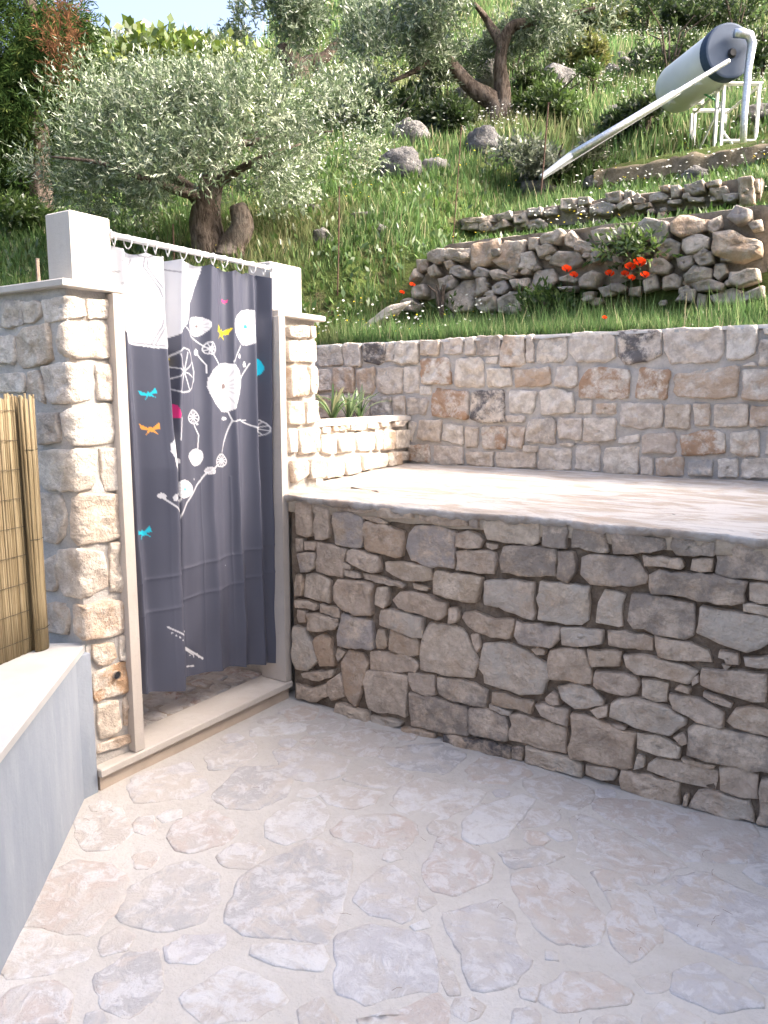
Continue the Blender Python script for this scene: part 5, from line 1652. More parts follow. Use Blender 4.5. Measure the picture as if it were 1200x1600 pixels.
# --- terrace walls on the slope
def inter_stones(key, extra_seed, n, zlo, zhi, x0, x1, r=(0.03, 0.07)):
    """small wedge stones packed between the large ones"""
    rnd = random.Random(extra_seed); out = []
    for k in range(n):
        x = rnd.uniform(x0, x1); z = rnd.uniform(zlo(x), zhi(x)); rr = rnd.uniform(*r); q = rnd.choice([5, 6])
        out.append((rnd.choice(['', 'o', 'd', 'b']), [(x + rr * rnd.uniform(0.8, 1.4) * math.cos(2 * math.pi * i / q), z + rr * 0.7 * rnd.uniform(0.8, 1.1) * math.sin(2 * math.pi * i / q)) for i in range(q)]))
    return out
RR = [(0.97, -1, 0), (1.0, 0.4, 0.5), (0.975, 0.78, 0.9), (0.88, 0.95, 1), (0.66, 1.0, 1), (0.42, 1.0, 1), (0.2, 1.0, 1)]
def terrace(label, key, y, x0, x1, ztop, hgt, extra, zb, lean=0.0):
    t = tag(empty('terrace_wall', ((x0 + x1) / 2, y, zb)), label, 'terrace wall')
    m = MB()
    n = 60
    for i in range(n + 1):
        x = x0 + (x1 - x0) * i / n
        e = min(1.0, (x - x0) / 0.35) if key == 'TW1' else 1.0
        zt = zb + (ztop - zb) * (0.55 + 0.45 * e)
        q = lambda k, s=5.0: mnoise.noise(Vector((x * s, k, y)))
        for (yy_, z) in ((y + 0.06, zb - 0.3), (y + 0.045 + 0.02 * q(1), zb + (zt - zb) * 0.5), (y + 0.02 + 0.02 * q(2), zt - 0.05 + 0.02 * q(3)), (y - 0.015 + 0.02 * q(6), zt - 0.012 + 0.02 * q(7)), (y + 0.05 + 0.02 * q(4), zt + 0.018 * q(5)), (y + 0.33, zt + 0.02 + 0.03 * q(8))):
            m.v.append((x, yy_, z))
    for i in range(n):
        for k in range(5):
            a = i * 6 + k
            m.f.append((a, a + 6, a + 7, a + 1))
    for s in (0, n):
        m.f.append(tuple(s * 6 + k for k in range(6)))
    m.build('wall_core', M['mortar_dark'] if key == 'TW0' else M['fill'], t, smooth=True)
    lay_stones(key, t, lambda s, tt_, nn: (s, y - nn, tt_), M['field'], hgt=hgt, depth=0.06, extra=extra, rough=0.03, jit=0.008, cut=0.05, tilt=0.3, shrink=-0.07, seglen=0.04, rings=RR)
    return t
M['fill'] = mortar_mat('rubble_fill', (0.25, 0.21, 0.165), (0.40, 0.35, 0.29), 1.0)
terrace('lower dry stone terrace wall of rough boulders with red poppies in front', 'TW1', 6.0, -3.62, -0.79, 2.85, (0.05, 0.11),
        inter_stones('TW1', 4, 46, lambda x: 2.2, lambda x: 2.75, -3.3, -0.85, (0.03, 0.055)), 1.95)
terrace('upper dry stone terrace wall, lower and mossier, below the solar heater', 'TW2', 7.3, -3.85, -1.05, 3.36, (0.04, 0.09),
        inter_stones('TW2', 6, 16, lambda x: 3.1, lambda x: 3.3, -3.6, -1.1, (0.03, 0.05)), 2.9)
M['earth'] = mortar_mat('dry_earth', (0.10, 0.085, 0.055), (0.19, 0.16, 0.115), 1.0)
m = MB()
for i in range(41):
    x = -2.9 + 1.75 * i / 40
    q = lambda k: mnoise.noise(Vector((x * 6, k, 3)))
    for (yy_, z) in ((8.66, 3.6), (8.64 + 0.06 * q(1), 3.97 + 0.10 * q(2)), (8.78, 4.03 + 0.06 * q(3)), (9.1, 4.08)):
        m.v.append((x, yy_, z))
for i in range(40):
    for k in range(3):
        a = i * 4 + k; m.f.append((a, a + 4, a + 5, a + 1))
tag(m.build('terrace_edge', M['earth'], smooth=True), 'narrow earthen terrace edge under the solar heater frame', 'terrace edge')

# --- boulders on the slope
def boulder(name, c, rx, ry, rz, mat, label, seed, col=None, cat='rock'):
    rnd = random.Random(seed)
    V, F = [], []
    n1, n2 = 22, 14
    for j in range(n2 + 1):
        th = math.pi * j / n2
        for i in range(n1):
            ph = 2 * math.pi * i / n1
            d = Vector((math.sin(th) * math.cos(ph), math.sin(th) * math.sin(ph), math.cos(th)))
            k = 1 + 0.35 * mnoise.noise(d * 1.3 + Vector((seed * 3.1, 0, 0))) + 0.30 * (0.4 - abs(mnoise.noise(d * 2.4 + Vector((0, seed * 1.7, 0))))) + 0.14 * mnoise.noise(d * 5.5 + Vector((0, 0, seed))) + 0.07 * mnoise.noise(d * 12 + Vector((0, seed, seed)))
            V.append((c[0] + d.x * rx * k, c[1] + d.y * ry * k, c[2] + d.z * rz * k))
    for j in range(n2):
        for i in range(n1):
            F.append((j * n1 + i, (j + 1) * n1 + i, (j + 1) * n1 + (i + 1) % n1, j * n1 + (i + 1) % n1))
    o = mesh_obj(name, V, F, mat, smooth=True)
    if col: o.color = col
    return tag(o, label, cat)

def px2m(px, d): return px * d / 1213.0
ROCKS = [ # u, v(base), w, h, label, tint
    (620, 276, 70, 46, 'large dark speckled boulder on the slope right of the near olive tree', 'd'),
    (636, 222, 58, 34, 'flat topped grey rock up slope from the speckled boulder', 'b'),
    (676, 268, 44, 22, 'low tan rock just right of the speckled boulder', ''),
    (752, 240, 58, 42, 'brownish rock below the forked olive trunk', 'd'),
    (762, 160, 46, 66, 'tall pale rock face left of the forked olive trunk', 'w'),
    (722, 160, 30, 26, 'pale rock sloping away left of the tall pale face', 'w'),
    (850, 142, 74, 40, 'grey slab of bare rock right of the forked olive trunk', 'b'),
    (668, 154, 20, 14, 'small grey stone in grass under the olive canopy', 'b'),
    (725, 190, 26, 16, 'small pale stone left of the forked olive base', 'b'),
    (955, 178, 22, 14, 'small grey stone in grass left of the solar tank', 'b'),
    (840, 306, 62, 24, 'flat tan stone at the foot of the solar collector', ''),
    (822, 285, 30, 14, 'small tan stone behind the collector foot', ''),
    (500, 380, 34, 24, 'grey stone among white flowers beside the near olive', 'b'),
    (562, 345, 44, 14, 'low brown stone in bare earth left of the thin stakes', 'd'),
    (488, 330, 24, 10, 'small pale stone under the olive canopy edge', 'w'),
    (1082, 285, 38, 26, 'grey stone in grass below the solar frame', 'b'),
    (925, 292, 28, 16, 'small grey stone on the upper terrace grass', 'b'),
    (1180, 190, 60, 26, 'grey rocks at the right edge behind the solar frame', 'd'),
    (590, 362, 26, 12, 'grey chip of stone low on the flowery slope', 'b'),
]
for k, (u, v, w, h, lab, tint) in enumerate(ROCKS):
    p = hit(u, v); d = dist_of(p)
    rw, rh = px2m(w, d) / 2, px2m(h, d) / 2
    boulder('rock', (p.x, p.y + rw * 0.3, p.z + rh * 0.55), rw, rw * 0.8, rh * 1.2, M['rock'], lab, k + 1, (0.42, 0.40, 0.36, 0.8) if tint == 'w' else (0.14, 0.14, 0.145, 0.8) if tint == 'd' else (0.24, 0.235, 0.23, 0.8))
for k, (u, v, w, h) in enumerate([(955, 120, 22, 16), (975, 112, 24, 18), (996, 110, 26, 16), (968, 98, 24, 12), (990, 95, 22, 14), (1008, 98, 18, 12), (950, 108, 16, 12), (1015, 112, 16, 12)]):
    p = hit(u, v); d = dist_of(p)
    o = boulder('pile_rock', (p.x, p.y, p.z + px2m(h, d) * 0.4), px2m(w, d) / 2, px2m(w, d) / 2.5, px2m(h, d) * 0.6, M['rock'], 'dark stone %s of the rock pile left of the tank' % ['at the left foot', 'in the middle of the foot', 'right of centre at the foot', 'at the upper left', 'at the top', 'at the upper right', 'at the far left end', 'at the far right end'][k], 40 + k, FLAGC['d'])
    o['group'] = 'stones of the loose rock pile'
for k, (u, v, w, h) in enumerate([(600, 496, 84, 16), (570, 514, 40, 10)]):
    p = on_y(u, v, 5.55)
    o = boulder('leaning_slab', (p.x, p.y, p.z), px2m(w, 6) / 2, 0.06, px2m(h, 6) * 0.6, M['field'], ['long pale stone slab sloping in the grass left of the lower terrace wall', 'short pale stone lying in grass above the flower bed'][k], 70 + k, FLAGC['w'])
    o.rotation_euler = (0, -0.45, 0)

# ------------------------------------------------------------------ foliage
def norm(a): return a / (np.linalg.norm(a, axis=-1, keepdims=True) + 1e-9)

def leaf_quads(P, D, L, W, cols, droop=0.0):
    """rhombic leaves: P base points, D unit directions, random roll"""
    n = len(P)
    r = norm(RNG.normal(size=(n, 3)))
    S = norm(np.cross(D, r))
    L = np.broadcast_to(L, (n,))[:, None]; W = np.broadcast_to(W, (n,))[:, None]
    mid = P + D * L * 0.5
    V = np.stack([P, mid + S * W * 0.5, P + D * L, mid - S * W * 0.5], 1).reshape(-1, 3)
    F = np.arange(n * 4).reshape(n, 4)
    return V, F, np.repeat(cols, 4, axis=0)

def sample_blobs(blobs, n, shell=0.55):
    """random points in a union of ellipsoids, biased to the outside; blobs: (cx,cy,cz,rx,ry,rz)"""
    B = np.array(blobs, float)
    w = B[:, 3] * B[:, 4] * B[:, 5]; w = w ** 0.75
    idx = RNG.choice(len(B), n, p=w / w.sum())
    d = norm(RNG.normal(size=(n, 3)))
    r = shell + (1 - shell) * RNG.random(n) ** 0.6
    r = np.where(RNG.random(n) < 0.3, RNG.random(n) ** 0.5, r)
    r = r * (1 + 0.12 * RNG.normal(size=n))
    P = B[idx, :3] + d * r[:, None] * B[idx, 3:]
    return P, d

def palette(n, cols, wts=None, var=0.18):
    C = np.array(cols)
    i = RNG.choice(len(C), n, p=wts)
    return np.clip(C[i] * (1 + var * RNG.normal(size=(n, 1))), 0.005, 0.9)

def twig_leaves(blobs, twigs, per, L, W, cols, wts=None, up=0.35, twl=0.22, gap=0.0, gaps=0.35, shell=0.55):
    P, d = sample_blobs(blobs, twigs, shell)
    if gap > 0:
        k = vnoise(P[:, 0] + P[:, 2] * 0.7, P[:, 1] - P[:, 2] * 0.9, gaps, 7)
        keep = k > (gap - 0.5) * 0.6
        P, d = P[keep], d[keep]
    T = norm(d * 0.7 + RNG.normal(size=d.shape) * 0.55 + np.array([0, 0, up]))
    n = len(P)
    a = np.linspace(0, 1, per)
    base = (P[:, None, :] + T[:, None, :] * (a[None, :, None] * twl * RNG.uniform(0.6, 1.2, (n, 1, 1)))).reshape(-1, 3)
    D = norm(np.repeat(T, per, 0) * 0.8 + RNG.normal(size=(n * per, 3)) * 0.6)
    c = np.repeat(palette(n, cols, wts), per, 0) * (1 + 0.12 * RNG.normal(size=(n * per, 1)))
    Ls = L * RNG.uniform(0.7, 1.2, n * per); Ws = W * RNG.uniform(0.8, 1.2, n * per)
    return leaf_quads(base, D, Ls, Ws, np.clip(c, 0.004, 0.9))

OLIVE = [(0.070, 0.108, 0.046), (0.105, 0.148, 0.068), (0.20, 0.245, 0.145), (0.34, 0.38, 0.26), (0.045, 0.072, 0.030)]
OLIVE = [(a * 1.22, b * 1.2, c * 1.25) for a, b, c in OLIVE]
OLIVE_W = [0.3, 0.28, 0.2, 0.1, 0.12]
def tree(name, label, limbs, blobs, twigs, per, L, W, cols=OLIVE, wts=OLIVE_W, mat='olive_leaf', group=None, base=None, **kw):
    base = base if base is not None else limbs[0][0][0]
    t = tag(empty(name, base), label, 'tree', group)
    m = MB()
    for path, rad in limbs:
        # smooth the limb a little and roughen it
        P = [Vector(p) for p in path]; pts, rr = [], []
        for i in range(len(P) - 1):
            for k in range(4):
                f = k / 4
                p0, p1, p2, p3 = P[max(i - 1, 0)], P[i], P[i + 1], P[min(i + 2, len(P) - 1)]
                q = 0.5 * ((2 * p1) + (p2 - p0) * f + (2 * p0 - 5 * p1 + 4 * p2 - p3) * f * f + (-p0 + 3 * p1 - 3 * p2 + p3) * f ** 3)
                pts.append(q); rr.append(rad[i] + (rad[i + 1] - rad[i]) * f)
        pts.append(P[-1]); rr.append(rad[-1])
        m.tube(pts, rr, 12, jit=0.35)
    m.build('trunk', M['bark'], t, smooth=True)
    V, F, C = twig_leaves(blobs, twigs, per, L, W, cols, wts, **kw)
    big_mesh('crown', V, F, M[mat], t, cols=C, loc=tuple(base))
    return t

def blob(u, v, d, w, h, depth=None):
    """an ellipsoid of foliage seen w x h photo pixels large at distance d"""
    p = at(u, v, d)
    rx = px2m(w, d) / 2; rz = px2m(h, d) / 2
    ry = depth if depth else rx * 0.9
    return (p.x, p.y, p.z, rx, rx if not depth else depth, rz)

# near olive behind the shower
D1 = 7.4
base1 = at(345, 440, D1); base1.z = float(terrain(base1.x, base1.y)) - 0.05
l1 = [([base1 + Vector((-0.08, 0, 0)), at(325, 385, D1), at(322, 330, D1), at(338, 262, D1 - 0.05), at(352, 215, D1 - 0.1)], [0.20, 0.165, 0.14, 0.09, 0.05]),
      ([base1 + Vector((0.12, 0, 0)), at(362, 385, D1 - 0.05), at(378, 352, D1 - 0.1), at(370, 322, D1 - 0.1)], [0.17, 0.115, 0.10, 0.075]),
      ([at(330, 290, D1), at(372, 266, D1 - 0.3), at(412, 246, D1 - 0.5), at(470, 225, D1 - 0.5)], [0.06, 0.035, 0.024, 0.006]),
      ([at(340, 255, D1), at(380, 208, D1 - 0.2), at(400, 205, D1 - 0.3), at(380, 185, D1 - 0.35)], [0.04, 0.026, 0.02, 0.006]),
      ([at(322, 320, D1), at(270, 275, D1 + 0.3), at(205, 215, D1 + 0.3), at(180, 190, D1 + 0.2)], [0.09, 0.06, 0.035, 0.02]),
      ([at(325, 310, D1), at(240, 285, D1 - 0.4), at(160, 255, D1 - 0.6), at(80, 245, D1 - 0.6)], [0.06, 0.032, 0.018, 0.008]),
      ([at(350, 230, D1), at(430, 215, D1 + 0.5), at(520, 205, D1 + 0.4)], [0.045, 0.025, 0.006])]
b1 = [blob(320, 200, D1, 260, 130, 0.8), blob(190, 210, D1, 210, 150, 0.7), blob(110, 240, D1 - 0.2, 130, 110, 0.5), blob(430, 200, D1 + 0.1, 220, 140, 0.7),
      blob(520, 205, D1, 140, 120, 0.5), blob(265, 172, D1 + 0.3, 190, 100, 0.6), blob(400, 165, D1 + 0.2, 170, 80, 0.6), blob(250, 285, D1 - 0.3, 200, 90, 0.5),
      blob(170, 300, D1 - 0.1, 130, 90, 0.45), blob(320, 275, D1 - 0.5, 120, 80, 0.3), blob(470, 275, D1 - 0.3, 150, 80, 0.45), blob(180, 145, D1 + 0.3, 120, 70, 0.5),
      blob(555, 160, D1 + 0.3, 100, 90, 0.4), blob(545, 230, D1 + 0.1, 110, 90, 0.4), blob(345, 240, D1 - 0.7, 150, 100, 0.3), blob(400, 262, D1 - 0.7, 150, 70, 0.3), blob(255, 262, D1 - 0.7, 160, 80, 0.3), blob(390, 175, D1 - 0.6, 130, 80, 0.35), blob(410, 305, D1 + 0.5, 120, 60, 0.4), blob(75, 255, D1, 60, 50, 0.3), blob(330, 150, D1 + 0.2, 120, 60, 0.4)]
tree('olive_tree', 'near silvery olive tree with stumpy forked trunk just behind the shower', l1, b1, 8600, 13, 0.052, 0.0118, base=base1, gap=0.46, gaps=0.34, up=0.45, shell=0.4)

# forked olive up the slope
base2 = hit(775, 190); D2 = dist_of(base2)
l2 = [([base2 - Vector((0, 0, 0.1)), at(774, 165, D2), at(740, 140, D2), at(712, 110, D2), at(690, 85, D2), at(668, 74, D2)], [0.19, 0.14, 0.105, 0.085, 0.07, 0.04]),
      ([base2 - Vector((-0.1, 0, 0.1)), at(786, 160, D2), at(783, 110, D2), at(785, 70, D2), at(805, 38, D2), at(850, 30, D2)], [0.17, 0.12, 0.10, 0.08, 0.06, 0.03]),
      ([at(690, 85, D2), at(650, 110, D2 - 0.3), at(610, 128, D2 - 0.4)], [0.06, 0.035, 0.015]),
      ([at(785, 70, D2), at(760, 30, D2 + 0.3), at(740, 5, D2)], [0.08, 0.05, 0.02]),
      ([at(800, 42, D2), at(880, 25, D2), at(930, 12, D2)], [0.06, 0.045, 0.02])]
b2 = [blob(620, 85, D2, 150, 90, 0.8), blob(585, 110, D2 - 0.3, 100, 80, 0.5), blob(680, 40, D2, 180, 100, 1.0), blob(760, 10, D2, 220, 90, 1.0), blob(850, 12, D2, 180, 80, 0.9), blob(655, 90, D2 - 0.2, 90, 80, 0.5), blob(715, 50, D2 - 0.6, 120, 60, 0.4), blob(805, 35, D2 - 0.6, 150, 60, 0.4), blob(880, 30, D2 - 0.3, 120, 60, 0.5), blob(560, 80, D2 + 0.3, 80, 80, 0.5),
      blob(920, 5, D2, 100, 50, 0.6), blob(720, 80, D2 + 0.5, 100, 50, 0.6), blob(820, 55, D2 + 0.2, 90, 36, 0.5), blob(650, 120, D2, 60, 40, 0.4), blob(740, -30, D2, 260, 90, 1.0), blob(600, 40, D2 + 0.4, 110, 80, 0.7)]
tree('olive_tree', 'olive tree with two leaning trunks up the slope beside pale rocks', l2, b2, 8200, 12, 0.08, 0.019, base=base2, gap=0.45, gaps=0.45, shell=0.4, cols=[(c[0] * 0.8, c[1] * 0.82, c[2] * 0.8) for c in OLIVE])

# third olive, behind the near one
base3 = hit(465, 128, 9.0); D3 = dist_of(base3)
l3 = [([base3 - Vector((0, 0, 0.1)), at(463, 110, D3), at(448, 88, D3), at(438, 72, D3)], [0.30, 0.24, 0.18, 0.1]),
      ([base3 - Vector((-0.1, 0, 0.1)), at(476, 106, D3), at(498, 96, D3), at(512, 85, D3), at(530, 62, D3)], [0.24, 0.17, 0.15, 0.10, 0.05])]
b3 = [blob(440, 45, D3, 130, 80, 1.0), blob(490, 20, D3, 140, 80, 1.0), blob(405, 60, D3, 60, 50, 0.6), blob(540, 40, D3, 120, 80, 1.0), blob(460, 5, D3, 120, 60, 0.9), blob(575, 100, D3 - 1, 90, 70, 0.8), blob(530, 0, D3, 140, 60, 1.0)]
tree('olive_tree', 'dark olive tree with split trunk high on the slope left of centre', l3, b3, 2400, 10, 0.12, 0.028, base=base3, gap=0.42, gaps=0.5, cols=[(c[0] * 0.75, c[1] * 0.8, c[2] * 0.8) for c in OLIVE])

# fig tree showing above the near olive
D4 = 10.0
b4p = at(300, 300, D4); b4p.z = float(terrain(b4p.x, b4p.y))
l4 = [([b4p, at(268, 130, D4), at(262, 100, D4), at(268, 70, D4)], [0.12, 0.06, 0.04, 0.02]), ([b4p, at(330, 140, D4), at(345, 95, D4)], [0.1, 0.05, 0.02])]
b4 = [blob(265, 122, D4, 110, 60, 0.7), blob(205, 122, D4 + 0.3, 60, 50, 0.5), blob(330, 126, D4, 90, 50, 0.6), blob(300, 140, D4, 190, 50, 0.6), blob(385, 140, D4, 60, 40, 0.4)]
tree('fig_tree', 'yellow green fig tree rising behind the near olive crown', l4, b4, 900, 8, 0.13, 0.085, base=b4p, cols=[(0.10, 0.15, 0.025), (0.14, 0.19, 0.03), (0.07, 0.115, 0.022), (0.19, 0.23, 0.045)], wts=None, mat='leaf', up=0.1, twl=0.3)

# conifer at the left
D5 = 8.6
b5p = at(66, 420, D5); b5p.z = float(terrain(b5p.x, b5p.y)) - 0.05
l5 = [([b5p, at(64, 300, D5), at(58, 180, D5), at(50, 40, D5), at(45, -60, D5)], [0.14, 0.12, 0.1, 0.07, 0.03]), ([b5p + Vector((-0.25, 0.1, 0)), at(40, 300, D5 + 0.3), at(20, 150, D5 + 0.3)], [0.1, 0.08, 0.04])]
b5 = [blob(30, 60, D5, 130, 150, 0.6), blob(75, 45, D5, 90, 130, 0.5), blob(20, 150, D5 - 0.2, 130, 140, 0.6), blob(80, 130, D5 + 0.2, 90, 140, 0.5), blob(10, 250, D5, 120, 150, 0.6), blob(70, 230, D5 + 0.4, 100, 120, 0.5),
      blob(40, -30, D5, 150, 130, 0.6), blob(80, 0, D5, 70, 80, 0.4), blob(-30, 100, D5, 120, 260, 0.7), blob(95, 190, D5 + 0.2, 60, 110, 0.3), blob(0, 340, D5 + 0.3, 120, 100, 0.5), blob(-60, 260, D5, 140, 260, 0.7), blob(80, 330, D5 + 0.8, 90, 80, 0.4)]
con = tree('conifer_tree', 'tall dark feathery conifer at the left edge with one rusty brown dead branch', l5, b5, 13000, 9, 0.085, 0.013, base=b5p, cols=[(0.030, 0.056, 0.016), (0.048, 0.080, 0.022), (0.020, 0.040, 0.013), (0.085, 0.112, 0.032)], wts=[0.35, 0.3, 0.25, 0.1], mat='needle', up=-0.1, twl=0.2, gap=0.40, gaps=0.3)
V, F, C = twig_leaves([blob(98, 62, D5 - 0.55, 36, 80, 0.16), blob(92, 112, D5 - 0.5, 30, 60, 0.14), blob(104, 30, D5 - 0.5, 24, 40, 0.12)], 150, 9, 0.070, 0.009, [(0.13, 0.065, 0.035), (0.16, 0.08, 0.042), (0.10, 0.05, 0.03)], twl=0.15)
db = big_mesh('dead_branch', V, F, M['needle'], con, cols=C, loc=tuple(b5p)); db['label'] = 'rusty brown dead branch'

# olives along the ridge and the far slope
FAR = [(150, 92, 24, 120, 56), (215, 84, 26, 120, 40), (285, 86, 25, 130, 42), (345, 86, 24, 120, 46), (400, 80, 25, 90, 50), (135, 130, 17, 110, 80), (330, 124, 16, 110, 60), (620, 10, 24, 160, 70), (980, -6, 30, 160, 50), (170, 160, 13, 120, 90), (590, 165, 13, 60, 40)]
FARLAB = ['far grey green olive at the left skyline beside the conifer', 'small far olive second along the left skyline', 'far olive in the middle of the pale skyline', 'far olive on the skyline left of the split trunk olive', 'far olive touching the split trunk olive on the skyline',
          'mid distance olive between conifer and fig tree', 'mid distance olive behind the fig tree top', 'far olive behind the leaning trunk olive', 'far olive at the top edge above the grassy slope', 'silvery olive between conifer and near olive crown', 'low olive bush right of the near olive crown']
for k, (u, v, d, w, h) in enumerate(FAR):
    c = at(u, v, d); g = float(terrain(c.x, c.y))
    hh = px2m(h, d)
    base = Vector((c.x, c.y, min(g, c.z - hh * 0.4)))
    bl = [(c.x + RNG.normal() * px2m(w, d) * 0.2, c.y + RNG.normal() * 0.4, c.z + RNG.normal() * hh * 0.12, px2m(w, d) * 0.32, px2m(w, d) * 0.3, hh * 0.36) for q in range(6)]
    tree('olive_tree', FARLAB[k], [([base, base.lerp(c, 0.5) + Vector((0.1, 0, 0)), c], [0.16, 0.13, 0.05])], bl, 650, 8, 0.0075 * d + 0.03, 0.0022 * d + 0.006, base=base,
         group='olive trees farther up the grove', gap=0.35, gaps=0.8, cols=[(x[0] * 1.05, x[1] * 1.05, x[2] * 1.1) for x in OLIVE])

# an olive added out of view at the right to dapple the shower
bs = Vector((3.7, 9.0, float(terrain(3.7, 9.0)) - 0.05))
tree('olive_tree', 'unseen olive tree added on the slope at the right to shade the shower', [([bs, bs + Vector((0.1, 0, 0.5)), bs + Vector((-0.1, 0.1, 1.0))], [0.2, 0.16, 0.08])],
     [(bs.x, bs.y, bs.z + 0.75, 0.9, 0.9, 0.45), (bs.x - 0.6, bs.y + 0.7, bs.z + 0.65, 0.7, 0.7, 0.4), (bs.x + 0.5, bs.y - 0.8, bs.z + 0.6, 0.7, 0.7, 0.4)], 900, 10, 0.075, 0.02, base=bs, gap=0.5, gaps=0.5)

# shrubs
SHR = [ # u, v, w, h, palette, label
    (612, 185, 70, 60, 'dk', 'dark round shrub beside the flat topped grey rock'), (855, 165, 110, 70, 'br', 'feathery bright green broom shrub in the middle of the slope'), (800, 105, 120, 50, 'br', 'leafy green scrub behind the pale rocks'),
    (905, 95, 80, 50, 'yl', 'yellow green bush left of the rock pile'), (1045, 75, 130, 110, 'dk', 'dark scrub directly behind the solar tank'), (1150, 20, 150, 90, 'dk', 'dark thicket in the top right corner'), (1190, 95, 60, 90, 'dk', 'dark scrub at the right edge behind the solar tank'),
    (870, 255, 130, 60, 'sg', 'grey green sage bush left of the solar collector'), (640, 165, 60, 30, 'br', 'small green bush left of the olive fork'), (950, 40, 120, 40, 'yl', 'sunlit yellow green scrub near the top right'),
    (820, 140, 60, 40, 'dk', 'dark bush right behind the olive fork'), (30, 425, 90, 40, 'br', 'low green growth behind the left cap slab'), (930, 130, 60, 40, 'br', 'green clump left of the loose rock pile'), (1090, 25, 120, 70, 'dk', 'dark thicket above the solar tank'), (1010, 35, 110, 60, 'dk', 'dark scrub on the skyline left of the solar tank'), (700, 190, 60, 40, 'dk', 'dark clump between the grey rock and the olive fork'), (1010, 190, 80, 50, 'dk', 'dark scrub behind the left legs of the solar frame')]
SPAL = {'dk': [(0.035, 0.06, 0.018), (0.055, 0.085, 0.025), (0.025, 0.045, 0.014)], 'br': [(0.07, 0.12, 0.03), (0.10, 0.15, 0.04), (0.05, 0.09, 0.02)], 'yl': [(0.16, 0.18, 0.045), (0.12, 0.16, 0.04), (0.2, 0.2, 0.07)], 'sg': [(0.13, 0.15, 0.10), (0.18, 0.2, 0.14), (0.08, 0.10, 0.06)]}
def shrub(name, c, rx, rz, pal, label, twigs, L, W, cat='shrub'):
    s = tag(empty(name, (c[0], c[1], c[2] - rz)), label, cat)
    m = MB()
    for k in range(5):
        e = Vector((RNG.normal() * rx * 0.4, RNG.normal() * rx * 0.4, rz * 0.6))
        m.tube([Vector((c[0], c[1], c[2] - rz)), Vector(c) + e * 0.4, Vector(c) + e], [0.02, 0.014, 0.006], 5)
    m.build('stem', M['bark'], s)
    bl = [(c[0] + RNG.normal() * rx * 0.4, c[1] + RNG.normal() * rx * 0.3, c[2] + RNG.normal() * rz * 0.25, rx * 0.55, rx * 0.5, rz * 0.6) for q in range(5)]
    V, F, C = twig_leaves(bl, twigs, 8, L, W, SPAL[pal], None, up=0.6, twl=0.16, gap=0.35, gaps=0.3)
    big_mesh('foliage', V, F, M['leaf'], s, cols=C, loc=(c[0], c[1], c[2] - rz))
    return s
for k, (u, v, w, h, pal, lab) in enumerate(SHR):
    p = hit(u, min(v + h * 0.4, 470), 6.0); d = dist_of(p)
    c = Vector((p.x, p.y, p.z + px2m(h, d) * 0.40))
    shrub('shrub', c, px2m(w, d) / 2, px2m(h, d) / 2, pal, lab, 900, 0.050 + 0.003 * d, 0.016 + 0.0012 * d)
# weeds in and before the lower terrace wall
for k, (u, v, w, h, lab) in enumerate([(985, 402, 90, 38, 'dark leafy weed sprouting from the lower terrace wall above the poppies'), (690, 465, 50, 70, 'green weed climbing the left end of the lower terrace wall'), (860, 480, 60, 30, 'low leafy weed at the foot of the lower terrace wall')]):
    c = on_y(u, v, 5.85)
    shrub('weed', c, px2m(w, 6) / 2, px2m(h, 6) / 2, 'br', lab, 150, 0.06, 0.022, 'weed')

# strap-leaved plant in the flower bed
def strap(name, label, c, n, L, seed):
    rnd = random.Random(seed); m = MB(); cols = []
    for k in range(n):
        az = rnd.uniform(0, 2 * math.pi); lean = rnd.uniform(0.15, 0.9); ln = L * rnd.uniform(0.6, 1.1); w = rnd.uniform(0.012, 0.02)
        d = Vector((math.cos(az), math.sin(az), 0)); s = Vector((-d.y, d.x, 0))
        col = rnd.choice([(0.10, 0.17, 0.06), (0.16, 0.22, 0.10), (0.22, 0.27, 0.15), (0.07, 0.13, 0.04), (0.30, 0.30, 0.16)])
        b0 = len(m.v)
        for i in range(8):
            t = i / 7
            p = Vector(c) + d * (ln * lean * (t ** 1.5) * 0.8) + Vector((0, 0, ln * (t - 0.62 * lean * t * t)))
            ww = w * (1 - t) ** 0.5 * (0.7 + 0.6 * t)
            m.v += [tuple(p - s * ww), tuple(p + Vector((0, 0, -0.004))), tuple(p + s * ww)]; cols += [col] * 3
        for i in range(7):
            for q in range(2):
                a = b0 + i * 3 + q; m.f.append((a, a + 1, a + 4, a + 3))
    V = np.array(m.v); F = np.array(m.f)
    return tag(big_mesh(name, V, F, M['leaf'], cols=np.array(cols), smooth=True, loc=tuple(c)), label, 'plant')
for k, (u, v, dy, n, lab) in enumerate([(520, 655, 3.95, 16, 'leftmost clump of strap leaved green plant in the corner flower bed'), (545, 655, 4.2, 14, 'middle clump of strap leaved green plant in the corner flower bed'), (562, 652, 4.35, 13, 'rightmost clump of strap leaved plant with a brown tip in the flower bed')]):
    p = on_y(u, v, dy); strap('strap_plant', lab, (p.x, p.y, 1.375), n, 0.34, 30 + k)

